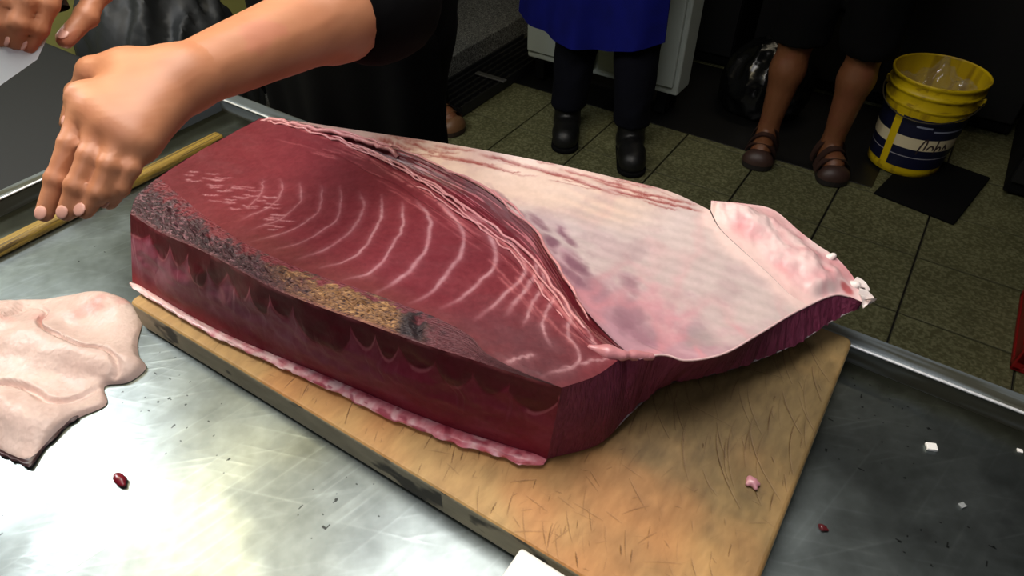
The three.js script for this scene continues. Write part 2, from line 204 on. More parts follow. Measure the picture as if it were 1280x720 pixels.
// ---------------------------------------------------------------- the tuna
const K = {   // plan outlines [x, z] of the fish and its markings, metres
  front: [[-.788, -.305], [-.702, -.297], [-.639, -.298], [-.572, -.296], [-.5, -.293], [-.435, -.299], [-.387, -.307], [-.324, -.318], [-.268, -.333], [-.229, -.344], [-.183, -.36]],
  blood: [[-.845, -.383], [-.757, -.364], [-.685, -.349], [-.612, -.338], [-.538, -.335], [-.478, -.339], [-.426, -.347], [-.376, -.354], [-.328, -.36], [-.287, -.359], [-.265, -.35], [-.226, -.351], [-.183, -.36]],
  ridge: [[-.849, -.568], [-.822, -.576], [-.737, -.587], [-.658, -.59], [-.576, -.583], [-.477, -.564], [-.395, -.54], [-.337, -.524], [-.302, -.508], [-.269, -.489], [-.223, -.462], [-.182, -.445], [-.156, -.447]],
  lining: [[-.849, -.568], [-.817, -.58], [-.686, -.602], [-.598, -.608], [-.507, -.603], [-.441, -.595], [-.383, -.576], [-.338, -.558], [-.293, -.525], [-.25, -.493], [-.207, -.466], [-.166, -.45], [-.142, -.449]],
  left: [[-.788, -.305], [-.827, -.339], [-.845, -.383], [-.855, -.445], [-.854, -.509], [-.849, -.568]],
  back: [[-.849, -.568], [-.793, -.591], [-.752, -.602], [-.649, -.631], [-.551, -.66], [-.456, -.686], [-.388, -.705], [-.311, -.725], [-.238, -.745], [-.18, -.745]],
  collar: [[-.18, -.745], [-.157, -.721], [-.116, -.701], [-.074, -.685], [-.044, -.672], [-.021, -.671]],
  outer: [[-.187, -.764], [-.149, -.789], [-.115, -.805], [-.07, -.79], [-.046, -.784], [-.018, -.78], [.008, -.765], [.018, -.753], [.03, -.731]],
  right: [[-.142, -.449], [-.126, -.474], [-.108, -.481], [-.079, -.519], [-.055, -.584], [-.029, -.657], [.004, -.721], [.03, -.731]],
  endTop: [[-.183, -.36], [-.166, -.397], [-.156, -.447]],
  frontLow: [[-.82, .838, -.281], [-.646, .838, -.285], [-.48, .838, -.306], [-.325, .838, -.326], [-.192, .838, -.356]],
  endLow: [[-.192, .838, -.356], [-.153, .84, -.405], [-.143, .852, -.445]],
  rightLow: [[-.143, .852, -.445], [-.13, .862, -.478], [-.121, .868, -.496], [-.077, .868, -.546], [-.046, .868, -.591], [-.015, .868, -.645], [.008, .87, -.7], [.031, .88, -.734]],
  septa: [
    [[-.711, -.454], [-.682, -.425], [-.671, -.392]],
    [[-.69, -.466], [-.667, -.449], [-.65, -.423], [-.646, -.395], [-.652, -.369]],
    [[-.662, -.476], [-.631, -.449], [-.614, -.42], [-.611, -.39], [-.621, -.359]],
    [[-.632, -.484], [-.603, -.46], [-.582, -.429], [-.578, -.396], [-.588, -.362], [-.6, -.342]],
    [[-.605, -.495], [-.571, -.464], [-.553, -.435], [-.547, -.404], [-.547, -.373], [-.559, -.346]],
    [[-.573, -.5], [-.541, -.47], [-.523, -.44], [-.513, -.407], [-.512, -.379], [-.524, -.346]],
    [[-.546, -.511], [-.517, -.48], [-.495, -.447], [-.48, -.41], [-.475, -.377], [-.489, -.351]],
    [[-.51, -.513], [-.484, -.483], [-.458, -.441], [-.444, -.4], [-.441, -.373], [-.452, -.349]],
    [[-.498, -.527], [-.45, -.494], [-.424, -.458], [-.413, -.424], [-.406, -.387], [-.409, -.354]],
    [[-.478, -.542], [-.43, -.522], [-.401, -.496], [-.381, -.461], [-.37, -.421], [-.364, -.385], [-.37, -.359]],
    [[-.443, -.544], [-.405, -.534], [-.379, -.52], [-.352, -.495], [-.337, -.465], [-.335, -.438], [-.334, -.406], [-.339, -.373]],
    [[-.437, -.547], [-.388, -.538], [-.349, -.525], [-.321, -.504], [-.303, -.477], [-.302, -.443], [-.301, -.417], [-.302, -.382]],
    [[-.355, -.533], [-.329, -.529], [-.3, -.502], [-.286, -.456], [-.283, -.428], [-.281, -.408]],
    [[-.302, -.508], [-.284, -.495], [-.274, -.467], [-.269, -.441], [-.257, -.409]],
    [[-.274, -.49], [-.26, -.477], [-.255, -.46], [-.251, -.442], [-.242, -.423], [-.231, -.409], [-.221, -.402]],
    [[-.259, -.484], [-.236, -.464], [-.229, -.457], [-.221, -.437], [-.213, -.426], [-.203, -.422], [-.192, -.411], [-.188, -.399], [-.197, -.378], [-.205, -.359]],
    [[-.238, -.48], [-.221, -.468], [-.202, -.449], [-.185, -.435], [-.166, -.441]],
    [[-.242, -.35], [-.234, -.366], [-.225, -.382]],
    [[-.197, -.38], [-.181, -.409], [-.163, -.435]],
  ],
  fat: [
    [[-.812, -.576], [-.729, -.579], [-.627, -.573], [-.507, -.551], [-.414, -.531]],
    [[-.692, -.575], [-.585, -.56], [-.485, -.54], [-.407, -.515], [-.372, -.511]],
    [[-.397, -.525], [-.34, -.511], [-.272, -.473], [-.222, -.449], [-.181, -.439]],
    [[-.328, -.51], [-.259, -.468], [-.204, -.443]],
  ],
  stripes: [
    [[-.5, -.668], [-.403, -.687], [-.335, -.7]],
    [[-.433, -.682], [-.362, -.693], [-.304, -.7]],
    [[-.659, -.625], [-.591, -.635]],
    [[-.622, -.637], [-.541, -.647], [-.443, -.666]],
    [[-.338, -.706], [-.273, -.721], [-.2, -.743]],
    [[-.312, -.703], [-.238, -.723], [-.186, -.738]],
    [[-.719, -.602], [-.676, -.609]],
    [[-.385, -.699], [-.285, -.722]],
  ],
};

const topY = (x, z) => 1.0115 - 0.2926 * x + 0.3364 * z - 0.5743 * x * x - 0.0297 * x * z + 0.2489 * z * z - 0.2215 * x ** 3 - 0.2331 * x * x * z;
function curve(...lists) {   // smooth curves joined end to end, by arc length; lists of [x, z] or [x, y, z]
  const P = [];
  for (const l of lists) { const c = new THREE.CatmullRomCurve3(l.map((p) => p.length === 2 ? new THREE.Vector3(p[0], topY(p[0], p[1]), p[1]) : new THREE.Vector3(...p)), false, 'centripetal'); for (let k = 0; k <= 120; k++) P.push(c.getPoint(k / 120)); }
  const S = [0]; for (let k = 1; k < P.length; k++) S.push(S[k - 1] + P[k].distanceTo(P[k - 1]));
  const f = (t) => { const d = clamp(t) * S[S.length - 1]; let a = 0, b = S.length - 1; while (b - a > 1) { const m = (a + b) >> 1; if (S[m] <= d) a = m; else b = m; } const q = S[b] > S[a] ? (d - S[a]) / (S[b] - S[a]) : 0; return [lerp(P[a].x, P[b].x, q), lerp(P[a].y, P[b].y, q), lerp(P[a].z, P[b].z, q)]; };
  f.length3 = S[S.length - 1]; f.part = (u, v) => (t) => f(lerp(u, v, t));
  f.where = (x, z) => { let bi = 0, bd = 9; P.forEach((p, k) => { const d = Math.hypot(p.x - x, p.z - z); if (d < bd) { bd = d; bi = k; } }); return S[bi] / S[S.length - 1]; };
  return f;
}
function coons(A, B, L, R, lift) {   // bottom A(s), top B(s), left L(t), right R(t)
  const a0 = A(0), a1 = A(1), b0 = B(0), b1 = B(1);
  return (s, t) => { const a = A(s), b = B(s), l = L(t), r = R(t), o = [0, 0, 0]; for (let k = 0; k < 3; k++) o[k] = (1 - t) * a[k] + t * b[k] + (1 - s) * l[k] + s * r[k] - ((1 - s) * (1 - t) * a0[k] + s * (1 - t) * a1[k] + (1 - s) * t * b0[k] + s * t * b1[k]); o[1] = topY(o[0], o[2]); if (lift) o[1] += lift(s, t, o); return o; };
}
const cF = curve(K.front), cBl = curve(K.blood), cR = curve(K.ridge), cLi = curve(K.lining), cL = curve(K.left), cBk = curve(K.back), cCo = curve(K.collar), cOu = curve(K.outer), cRt = curve(K.right), cEnd = curve(K.endTop);
const cFl = curve(K.frontLow), cEl = curve(K.endLow), cRl = curve(K.rightLow);
const point = (p) => () => p;
{
  const t = thing('tuna_loin', 'huge dark red tuna loin with pale belly flap lying on the cutting board', 'tuna');
  // marks splatted along curves into a field over the plan
  const X0 = -0.87, X1 = 0.05, Z0 = -0.82, Z1 = -0.27, PX = 1700, w = Math.round((X1 - X0) * PX), h = Math.round((Z1 - Z0) * PX);
  function splat(F, line, r, str, taper = true, wob = 0.0015, brk = 0) {
    const c = curve(line), n = Math.ceil(c.length3 * PX * 0.9), rp = Math.ceil(r * PX * 2.2), ph = line[0][0] * 91;
    for (let k = 0; k <= n; k++) {
      const q = k / n, p = c(q), ox = (fbm(q * 9 + ph, 3.3, 3) - 0.5) * wob * 2.4, oz = (fbm(q * 9 + ph, 9.3, 3) - 0.5) * wob * 2.4; let a = str * (taper ? Math.min(1, q * 5 + 0.25, (1 - q) * 5 + 0.2) : 1) * (0.6 + 0.6 * fbm(q * 26 + ph, 1.7, 2));
      if (brk) a *= sm(brk - 0.12, brk + 0.08, noise(q * 30 + ph, 2.2));
      const rr = r * (0.7 + 0.6 * fbm(q * 14 + ph, 5.1, 2)), cx = (p[0] + ox - X0) * PX, cz = (p[2] + oz - Z0) * PX;
      for (let j = Math.floor(cz - rp); j <= cz + rp; j++) for (let i = Math.floor(cx - rp); i <= cx + rp; i++) { if (i < 0 || j < 0 || i >= w || j >= h) continue; const d = Math.hypot(i - cx, j - cz) / (rr * PX), v = a * Math.exp(-d * d); if (v > F[j * w + i]) F[j * w + i] = v; }
    }
  }
  const septa = new Float32Array(w * h), fat = new Float32Array(w * h), stripe = new Float32Array(w * h);
  K.septa.forEach((l, k) => { splat(septa, l, k > 7 && k < 13 ? 0.0032 : k > 4 ? 0.0024 : 0.0017, k > 5 ? 0.86 : 0.66, true, 0.003); splat(septa, l, k > 4 ? 0.0058 : 0.0045, 0.26, true, 0.004); });
  seed = 5; for (let k = 0; k < 46; k++) { const q = rnd(), x = lerp(-0.82, -0.60, q), z = lerp(-0.40, -0.36, rnd()) - (1 - q) * 0.035 + (rnd() - 0.5) * 0.03, l = 0.006 + rnd() * 0.02; splat(septa, [[x, z], [x + l * 0.5, z - l * 0.12], [x + l, z - l * 0.45]], 0.0012 + rnd() * 0.0008, 0.55 + rnd() * 0.4); }
  K.fat.forEach((l, k) => splat(fat, l, k < 2 ? 0.0022 : 0.003, 0.8, true, 0.003, 0.3));
  for (let k = 0; k < 44; k++) { const q = 0.1 + rnd() * 0.85, p = cR(q), p2 = cR(Math.min(1, q + 0.05 + rnd() * 0.06)), o = 0.006 + rnd() * 0.045; splat(fat, [[p[0] - o * 0.4, p[2] + o], [(p[0] + p2[0]) / 2 - o * 0.4, (p[2] + p2[2]) / 2 + o * 0.95], [p2[0] - o * 0.4, p2[2] + o * 0.9]], 0.0012 + rnd() * 0.0008, 0.2 + rnd() * 0.4); }
  K.stripes.forEach((l) => { splat(stripe, l, 0.0022, 1, true, 0.002, 0.2); });
  for (let k = 0; k < 34; k++) { const q = 0.12 + rnd() * 0.8, p = cBk(q), p2 = cBk(Math.min(1, q + 0.03 + rnd() * 0.08)), o = rnd() * 0.03; splat(stripe, [[p[0], p[2] + o], [(p[0] + p2[0]) / 2, (p[2] + p2[2]) / 2 + o], [p2[0], p2[2] + o * 0.9]], 0.0009 + rnd() * 0.0008, 0.3 + rnd() * 0.6); }
  const blend = new Float32Array(w * h); splat(blend, K.collar, 0.016, 1.6, false, 0.006);
  const at = (F, x, z) => { const i = Math.round((x - X0) * PX), j = Math.round((z - Z0) * PX); return i < 0 || j < 0 || i >= w || j >= h ? 0 : F[j * w + i]; };
  const planUV = (p) => [(p[0] - X0) / (X1 - X0), (p[2] - Z0) / (Z1 - Z0)];
  const plan = (put, o) => texFrom(1300, 780, (u, v) => put(lerp(X0, X1, u), lerp(Z0, Z1, v)), { clamp: true, rough: true, ...o });
  // dark muscle cut face with curved white septa
  const muscle = phys(0xffffff, 1, { ...plan((x, z) => {
    const big = fbm(x * 9, z * 9, 4), mid = fbm(x * 45, z * 45, 4, 2), fine = fbm(x * 240, z * 240, 3, 5), g = fbm(x * 60 + z * 40, z * 20 - x * 10, 3, 8);
    let c = mix3([118, 42, 50], [100, 34, 42], big + (mid - 0.5) * 0.6);
    const brown = sm(0.05, 0.0, Math.abs(z + 0.345 - (x + 0.5) * 0.02)) * sm(-0.8, -0.4, x) * sm(-0.15, -0.3, x); c = mix3(c, [104, 52, 48], brown * 0.75 * (0.4 + mid));
    const grey = sm(0.095, 0.02, Math.hypot((x + 0.235) * 0.75, z + 0.372)); c = mix3(c, [88, 50, 56], grey * (0.35 + mid * 0.8) * 0.9);
    const s = at(septa, x, z), f = at(fat, x, z); c = mix3(c, [196, 156, 160], clamp(s) * 0.8); c = mix3(c, [206, 132, 130], clamp(f) * 0.7);
    const k = (fine - 0.5) * 18 + (mid - 0.5) * 10 + (g - 0.5) * 10; return [c[0] + k, c[1] + k * 0.7, c[2] + k * 0.7, 0.45 + (mid - 0.5) * 0.28 + (fine - 0.5) * 0.14 + s * 0.25 + f * 0.3, 0.52 - (mid - 0.5) * 0.2];
  }, { bump: 0.0022 }), clearcoat: 0.1, clearcoatRoughness: 0.35, specularIntensity: 0.5 });
  // strips: dark fibrous bloodline that turns tan to the right
  const rough = (s, q) => ((fbm(s * 60, q * 9, 3, 4) - 0.5) * 0.010 + (noise(s * 150, q * 14, 6) - 0.5) * 0.004) * sm(0.82, 0.7, s) - 0.006 * Math.exp(-(((s - 0.755 + (q - 0.5) * 0.02) / 0.008) ** 2));
  const blood = std(0xffffff, 0.62, texFrom(1400, 150, (u, v) => {
    const fx = u * 62 - v * 9, fib = noise(fx * 2.2, v * 26 + fbm(u * 40, v * 4, 2) * 3, 3), fi2 = noise(fx * 6, v * 44, 9), big = fbm(u * 26, v * 3, 3, 5);
    const tan = sm(0.36, 0.62, u + (big - 0.5) * 0.2) * sm(0.80, 0.70, u) * sm(1.15, 0.85, v + (big - 0.5) * 0.4);
    let c = mix3([72, 34, 44], [44, 18, 28], big); c = mix3(c, [138, 98, 106], sm(0.56, 0.85, fib) * 0.8 * sm(0.62, 0.3, u)); c = mix3(c, [136, 96, 56], tan * 0.9);
    c = mix3(c, [176, 132, 84], tan * sm(0.55, 0.8, fib) * 0.8); c = mix3(c, [40, 18, 22], sm(0.62, 0.85, fi2) * 0.8); c = mix3(c, [60, 18, 30], sm(0.78, 0.86, u));
    c = mix3(c, [30, 22, 30], sm(0.03, 0.01, Math.abs(u - 0.745)) * 0.8); const ed = sm(0.14, 0.02, v); c = mix3(c, [120, 62, 66], ed * 0.5);
    const rag = fbm(u * 60, v * 5, 3, 21), rag2 = noise(u * 170 - v * 8, v * 6, 22), mus = Math.max(sm(0.66 + 0.14 * tan, 0.98, v + (rag - 0.5) * 0.7 + (rag2 - 0.5) * 0.3), sm(0.765, 0.80, u + (rag - 0.5) * 0.05) * (0.7 + 0.3 * rag)); c = mix3(c, mix3([112, 34, 44], [92, 46, 52], sm(0.5, 0.9, u)), mus);
    return [c[0], c[1], c[2], clamp(fib * 0.6 + fi2 * 0.4)]; }, { bump: 0.003 }));
  const strip = coons(cF, cBl, cL.part(0, cL.where(...K.blood[0])), point(cF(1)), (s, q) => { const e = Math.min(1, s * 8, (1 - s) * 6) * Math.sin(Math.PI * clamp(q)); return e * (rough(s, q) + 0.002); });
  mesh('blood_line', surface(300, 26, strip, (p, s, q) => [s, q], true), blood, t, 'fibrous dark bloodline strip that turns tan');
  const lq = cL.where(...K.blood[0]);
  const rel = (p) => (at(septa, p[0], p[2]) - 0.3) * 0.0008;
  const ridgeHump = (s, q) => -(0.0022 * sm(0.835, 0.845, q + Math.sin(s * 40) * 0.008) + 0.002 * sm(0.905, 0.915, q + Math.sin(s * 55) * 0.006)) * sm(0.15, 0.35, s) + 0.0022 * Math.exp(-(((q - 0.93) / 0.035) ** 2)) * sm(0.1, 0.35, s);
  const mus = coons(cBl, cR, cL.part(lq, 1), cEnd, (s, q, p) => rel(p) + Math.min(1, q * 12, (1 - q) * 12) * (fbm(p[0] * 30, p[2] * 30, 3, 12) - 0.5) * 0.003 + ridgeHump(s, q));
  mesh('muscle', surface(300, 130, mus, planUV, true), muscle, t, 'dark red cut muscle with curved white lines');
  // recessed dark groove between the muscle edge and the belly lining
  const red = phys(0xffffff, 0.42, { ...texFrom(512, 128, (u, v) => { const n = fbm(u * 40, v * 5, 4), f = noise(u * 20, v * 26, 3); return mix3(mix3([112, 26, 40], [84, 18, 30], n), [196, 120, 124], sm(0.68, 0.9, f) * 0.7).concat(n * 0.6 + f * 0.4); }, { bump: 0.002 }), clearcoat: 0.2, clearcoatRoughness: 0.3 });
  const gro = coons(cR, cLi, point(cR(0)), curve([K.ridge[12], K.lining[12]]), (s, q) => -0.010 * Math.sin(Math.PI * q) * sm(0, 0.12, s) * sm(1, 0.9, s) - 0.004 * (1 - q) * sm(0.02, 0.2, s));
  mesh('groove_flesh', surface(160, 12, gro, (p, s, q) => [s, q], true), red, t);
  // belly flap: pale membrane with the fat collar at its end
  const cut = cRt.where(-0.021, -0.671);
  const blots = [[-0.355, -0.592, 0.022, 0.008, 0.6], [-0.316, -0.593, 0.016, 0.008, 0.8], [-0.313, -0.558, 0.02, 0.012, 0.8], [-0.275, -0.55, 0.025, 0.014, 0.8], [-0.265, -0.52, 0.03, 0.013, 0.7], [-0.209, -0.569, 0.018, 0.010, 0.5], [-0.236, -0.525, 0.03, 0.02, 0.45], [-0.19, -0.52, 0.02, 0.03, 0.45], [-0.41, -0.605, 0.05, 0.006, 0.5], [-0.16, -0.50, 0.02, 0.02, 0.3]];
  const lining = phys(0xffffff, 1, { ...plan((x, z) => {
    const big = fbm(x * 10, z * 10, 4, 3), mid = fbm(x * 38, z * 38, 4, 4), ribs = Math.sin((z + x * 0.22 + fbm(x * 8, z * 8, 2) * 0.03) * 330) * 0.5 + 0.5, fine = fbm(x * 200, z * 200, 2, 7);
    let c = mix3([214, 196, 192], [194, 172, 172], big);
    const low = sm(-0.60, -0.48, z + (x + 0.2) * 0.1 + (mid - 0.5) * 0.12); c = mix3(c, [176, 126, 142], low * 0.8);
    const cream = sm(0.075, 0.02, Math.abs(z + 0.655 + x * 0.32 + 0.13)) * sm(-0.2, -0.3, x); c = mix3(c, [232, 200, 178], cream * 0.75);
    c = mix3(c, [172, 154, 152], ribs * 0.35 * big * 1.6 * sm(-0.42, -0.3, x) * sm(-0.5, -0.6, z));
    let b = 0; for (const [bx, bz, rx, rz, a] of blots) { const d = Math.hypot((x - bx + (mid - 0.5) * 0.02) / rx, (z - bz + (x - bx) * -0.45 + (fbm(x * 25, z * 60, 3, 61) - 0.5) * 0.02) / rz); b = Math.max(b, a * sm(1.4, 0.2, d + (mid - 0.5) * 1.3)); } c = mix3(c, [104, 58, 78], b * 0.9);
    const mot = sm(0.48, 0.72, fbm(x * 26 + 7, z * 34, 4, 71)); c = mix3(c, [158, 118, 130], mot * 0.55 * (0.35 + low)); const pk = sm(0.6, 0.8, noise(x * 75 + fbm(x * 9, z * 9, 2) * 5, z * 9, 73)) * sm(-0.3, -0.2, x) * low; c = mix3(c, [224, 176, 178], pk * 0.6); const vein = sm(0.07, 0, Math.abs(fbm(x * 9 + 2, z * 9, 4, 33) - 0.5)); c = mix3(c, [208, 138, 146], vein * 0.45 * sm(-0.36, -0.24, x) * (0.4 + low));
    const ring = sm(0.006, 0.002, Math.abs(Math.hypot((x + 0.108) / 1, (z + 0.535) / 1.3) - 0.028)); c = mix3(c, [158, 146, 146], sm(0.03, 0.008, Math.hypot((x + 0.108 + (mid - 0.5) * 0.03) * 1.5, (z + 0.535) / 1.3)) * 0.6); c = mix3(c, [228, 204, 206], ring * 0.2 * mid);
    const s = at(stripe, x, z); c = mix3(c, [132, 46, 44], clamp(s) * 0.85); c = mix3(c, [238, 206, 200], clamp(at(blend, x, z)) * 0.9); const edge = sm(0.03, 0.0, Math.abs(z - cBkZ(x))); c = mix3(c, [214, 168, 148], edge * 0.4 * mid);
    const k = (fine - 0.5) * 10 + (mid - 0.5) * 16; return [c[0] + k, c[1] + k, c[2] + k, 0.5 + (mid - 0.5) * 0.35 - s * 0.35 + ribs * 0.08 + b * -0.1, 0.34 + (mid - 0.5) * 0.15];
  }, { bump: 0.003 }), clearcoat: 0.25, clearcoatRoughness: 0.3, specularIntensity: 0.5 });
  function cBkZ(x) { return -0.745 - (x + 0.238) * 0.2885; }
  const top = curve(K.back, K.collar), lin = coons(cLi, top, point(cLi(0)), cRt.part(0, cut), (s, q, p) => { const e = sm(0, 0.12, s) * sm(1, 0.94, s); return e * (-0.016 * Math.sin(Math.PI * Math.pow(q, 0.75)) + (fbm(p[0] * 16, p[2] * 16, 3, 14) - 0.5) * 0.007 * Math.sin(Math.PI * q)) + 0.002 * Math.exp(-((q / 0.02) ** 2)) * e - at(stripe, p[0], p[2]) * 0.0014 * sm(1, 0.97, q); });
  mesh('belly_membrane', surface(280, 120, lin, planUV, true), lining, t, 'pale pinkish white inner belly membrane');
  const fatm = phys(0xffffff, 1, { ...plan((x, z) => { const n = fbm(x * 22, z * 22, 4, 9), m = fbm(x * 70, z * 70, 3, 10); let c = mix3([238, 206, 204], [226, 168, 172], sm(0.42, 0.68, n)); c = mix3(c, [222, 140, 144], sm(0.6, 0.8, n + (m - 0.5) * 0.3) * 0.6); const out = sm(0.02, 0, Math.abs(z + 0.79 + (x + 0.12) * 0.15)); c = mix3(c, [216, 160, 162], out * 0.6); const spot = sm(0.012, 0.005, Math.hypot(x - 0.008, (z + 0.735) * 1.4)); c = mix3(c, [190, 84, 88], spot * 0.8); c = mix3(c, [238, 206, 200], clamp(at(blend, x, z)) * 0.8); const k = (m - 0.5) * 20; return [c[0] + k, c[1] + k, c[2] + k, n * 0.7 + m * 0.3, 0.4]; }, { bump: 0.004 }), clearcoat: 0.25, clearcoatRoughness: 0.3, specularIntensity: 0.5 });
  const col = coons(cCo, cOu, curve([K.collar[0], K.outer[0]]), cRt.part(cut, 1), (s, q, p) => { const e = Math.sin(Math.PI * clamp(q)); return sm(0, 0.06, s) * sm(1, 0.9, s) * (0.011 * e * e * (0.5 + fbm(p[0] * 40, p[2] * 40, 3, 5)) + (fbm(p[0] * 60, p[2] * 60, 3, 2) - 0.5) * 0.006 * e); });
  mesh('belly_fat', surface(90, 40, col, planUV, true), fatm, t, 'thick pinkish white fat at the end of the flap');
  // walls
  const wall = (A, B, bulge) => (s, q) => { const a = A(s), b = B(s), o = bulge ? bulge(s, q) : [0, 0, 0]; return [lerp(a[0], b[0], q) + o[0], lerp(a[1], b[1], q) + o[1], lerp(a[2], b[2], q) + o[2]]; };
  const front = phys(0xffffff, 1, { ...texFrom(1500, 260, (u, v) => {   // v: 0 top edge, 1 bottom edge
    const x = u * 0.66, y = v * 0.13, big = fbm(x * 16, y * 16, 4), mid = fbm(x * 60, y * 50, 4, 2), fine = fbm(x * 240, y * 160, 3, 3);
    let c = mix3([136, 34, 56], [108, 24, 44], big);
    const wedgeN = u * 15 + (fbm(u * 8, 1, 2) - 0.5) * 1.6, wq = wedgeN - Math.floor(wedgeN), hgtW = hash(Math.floor(wedgeN), 5) * 0.14, topEdge = 0.20 + hgtW + 0.12 * fbm(u * 7, 3, 2) + u * 0.04 - Math.pow(Math.abs(wq - 0.5) * 2, 2) * 0.2;
    const band = sm(topEdge - 0.04, topEdge + 0.10, v) * sm(0.9, 0.62, v) * (0.45 + mid * 0.8) * sm(0.80, 0.5, u); c = mix3(c, [168, 118, 134], band * 0.62);
    const sheen = sm(0.45, 0.7, fbm(u * 14, v * 5, 3, 44)) * sm(0.35, 0.6, v) * sm(0.95, 0.8, v) * sm(0.5, 0.7, u); c = mix3(c, [150, 66, 92], sheen * 0.5);
    const wedge = sm(topEdge + 0.03, topEdge - 0.05, v); c = mix3(c, [88, 12, 26], wedge);
    const fib = sm(0.55, 0.9, noise(u * 120 + fbm(u * 10, v * 3, 2) * 8, v * 2.2, 5)) * sm(0.9, 0.5, v) * sm(0.15, 0.35, v); c = mix3(c, [190, 140, 150], fib * 0.4 * (u < 0.5 ? 1 : 0.25));
    const line = sm(0.035, 0.008, Math.abs(v - topEdge)) * sm(0.3, 0.6, noise(u * 30, 8)) ; c = mix3(c, [190, 120, 124], line * 0.55);
    c = mix3(c, [158, 32, 46], sm(0.74, 0.95, v) * sm(0.45, 0.2, u) * 0.9);
    const slit = u > 0.70 && u < 0.86 ? sm(0.9, 0.96, noise(u * 130, 4.4, 1)) * sm(0.4, 0.5, v) * sm(0.7, 0.6, v) : 0; c = mix3(c, [50, 4, 14], slit * 0.8);
    const edgeT = sm(0.05, 0.01, v) * sm(0.3, 0.7, fbm(u * 30, 2, 2)); c = mix3(c, [200, 130, 130], edgeT * 0.5);
    const k = (fine - 0.5) * 14; return [c[0] + k, c[1] + k, c[2] + k, 0.5 + (mid - 0.5) * 0.4 + fib * 0.15 - slit * 0.3 + (v < topEdge ? 0.1 : 0), 0.55 + (mid - 0.5) * 0.2];
  }, { bump: 0.003, rough: true, clamp: true }), clearcoat: 0.06, clearcoatRoughness: 0.3, specularIntensity: 0.35 });
  mesh('front_face', surface(220, 40, wall(cF, cFl, (s, q) => [0, 0, (Math.sin(Math.PI * q) * (0.004 + (fbm(s * 12, q * 4, 3, 5) - 0.5) * 0.014)) * Math.min(1, s * 20, (1 - s) * 20)]), (p, s, q) => [s, q]), front, t, 'dark purplish red vertical cut face');
  const endTop = curve(K.endTop, [K.endTop[2], K.lining[12]]), dim = phys(0xffffff, 0.6, { ...texFrom(400, 300, (u, v) => { const n = fbm(u * 9, v * 7, 4), m = fbm(u * 50, v * 14, 3, 4); const c = mix3([124, 56, 80], [94, 38, 60], n); const k = (m - 0.5) * 22; return [c[0] + k, c[1] + k, c[2] + k, m]; }, { bump: 0.0015 }), specularIntensity: 0.35 });
  mesh('end_face', surface(50, 40, wall(endTop, cEl, (s, q) => [0.006 * Math.sin(Math.PI * q) * Math.sin(Math.PI * s), 0, 0]), (p, s, q) => [s, q]), dim, t, 'dark purple end cut');
  const cRtop = curve(K.right), ragged = (s, q) => [(fbm(s * 40, 2, 3) - 0.5) * 0.006 * q, (fbm(s * 60, 5, 3) - 0.5) * 0.008 * q, (fbm(s * 30, 8, 3) - 0.5) * 0.006 * q];
  mesh('flap_edge', surface(140, 20, wall(cRtop, cRl, ragged), (p, s, q) => [s * 2, q * 0.3]), dim, t, 'dark cut edge of the belly flap');
  mesh('flap_rim', tube(Array.from({ length: 26 }, (_, k) => { const p = cRtop(0.03 + 0.92 * k / 25); return [p[0], p[1] - 0.0006, p[2]]; }), 0.0013, 80, 6), std(0xd8b4b4, 0.4), t);
  // back, left and underside: silvery skin
  const skin = phys(0xffffff, 0.35, { ...texFrom(256, 256, (u, v) => { const n = fbm(u * 8, v * 8, 4), m = noise(u * 90, v * 90); const c = mix3([90, 84, 88], [132, 118, 120], n); return [c[0] + m * 10, c[1] + m * 8, c[2] + m * 8, m]; }, { bump: 0.0006 }), clearcoat: 0.3 });
  const low = (f, dy, dz, dx) => (s) => { const p = f(s); return [p[0] + dx, Math.max(0.834, p[1] - dy), p[2] + dz]; };
  const outBack = curve(K.back, K.outer), backLow = (s) => { const p = outBack(s), dy = lerp(0.11, 0.016, sm(0.1, 0.95, s)); return [p[0] + 0.01 * (1 - s), lerp(p[1] - dy, Math.max(p[1] - dy, 0.834), 1), p[2] + lerp(0.06, 0.0, sm(0.0, 0.9, s))]; };
  mesh('back_edge', surface(140, 14, wall(outBack, backLow, (s, q) => [0, 0, -0.014 * Math.sin(Math.PI * q) * (1 - s)]), (p, s, q) => [s * 2, q * 0.3], true), skin, t);
  const lLow = (s) => { const a = cFl(0), b = backLow(0); return [lerp(a[0], b[0], s) - 0.01 * Math.sin(Math.PI * s), lerp(a[1], b[1], s), lerp(a[2], b[2], s)]; };
  mesh('left_face', surface(40, 20, wall(cL, lLow), (p, s, q) => [s, q], true), dim, t);
  const lowFront = (s) => (s < 0.7 ? cFl(s / 0.7) : cEl((s - 0.7) / 0.3)), a0 = cRl(1), b0 = backLow(1);
  const under = coonsRaw(lowFront, backLow, lLow, (q) => { if (q < 0.93) return cRl(q / 0.93); const k = (q - 0.93) / 0.07; return [lerp(a0[0], b0[0], k), lerp(a0[1], b0[1], k), lerp(a0[2], b0[2], k)]; });
  mesh('skin', surface(80, 40, (s, q) => { const p = under(s, q); p[1] = Math.max(0.8315, p[1] - 0.02 * Math.sin(Math.PI * s) * Math.sin(Math.PI * q)); return p; }, (p) => [p[0] * 3, p[2] * 3]), skin, t);
  function coonsRaw(A, B, L, R) { const p0 = A(0), p1 = A(1), p2 = B(0), p3 = B(1); return (s, q) => [0, 1, 2].map((k) => (1 - q) * A(s)[k] + q * B(s)[k] + (1 - s) * L(q)[k] + s * R(q)[k] - ((1 - s) * (1 - q) * p0[k] + s * (1 - q) * p1[k] + (1 - s) * q * p2[k] + s * q * p3[k])); }
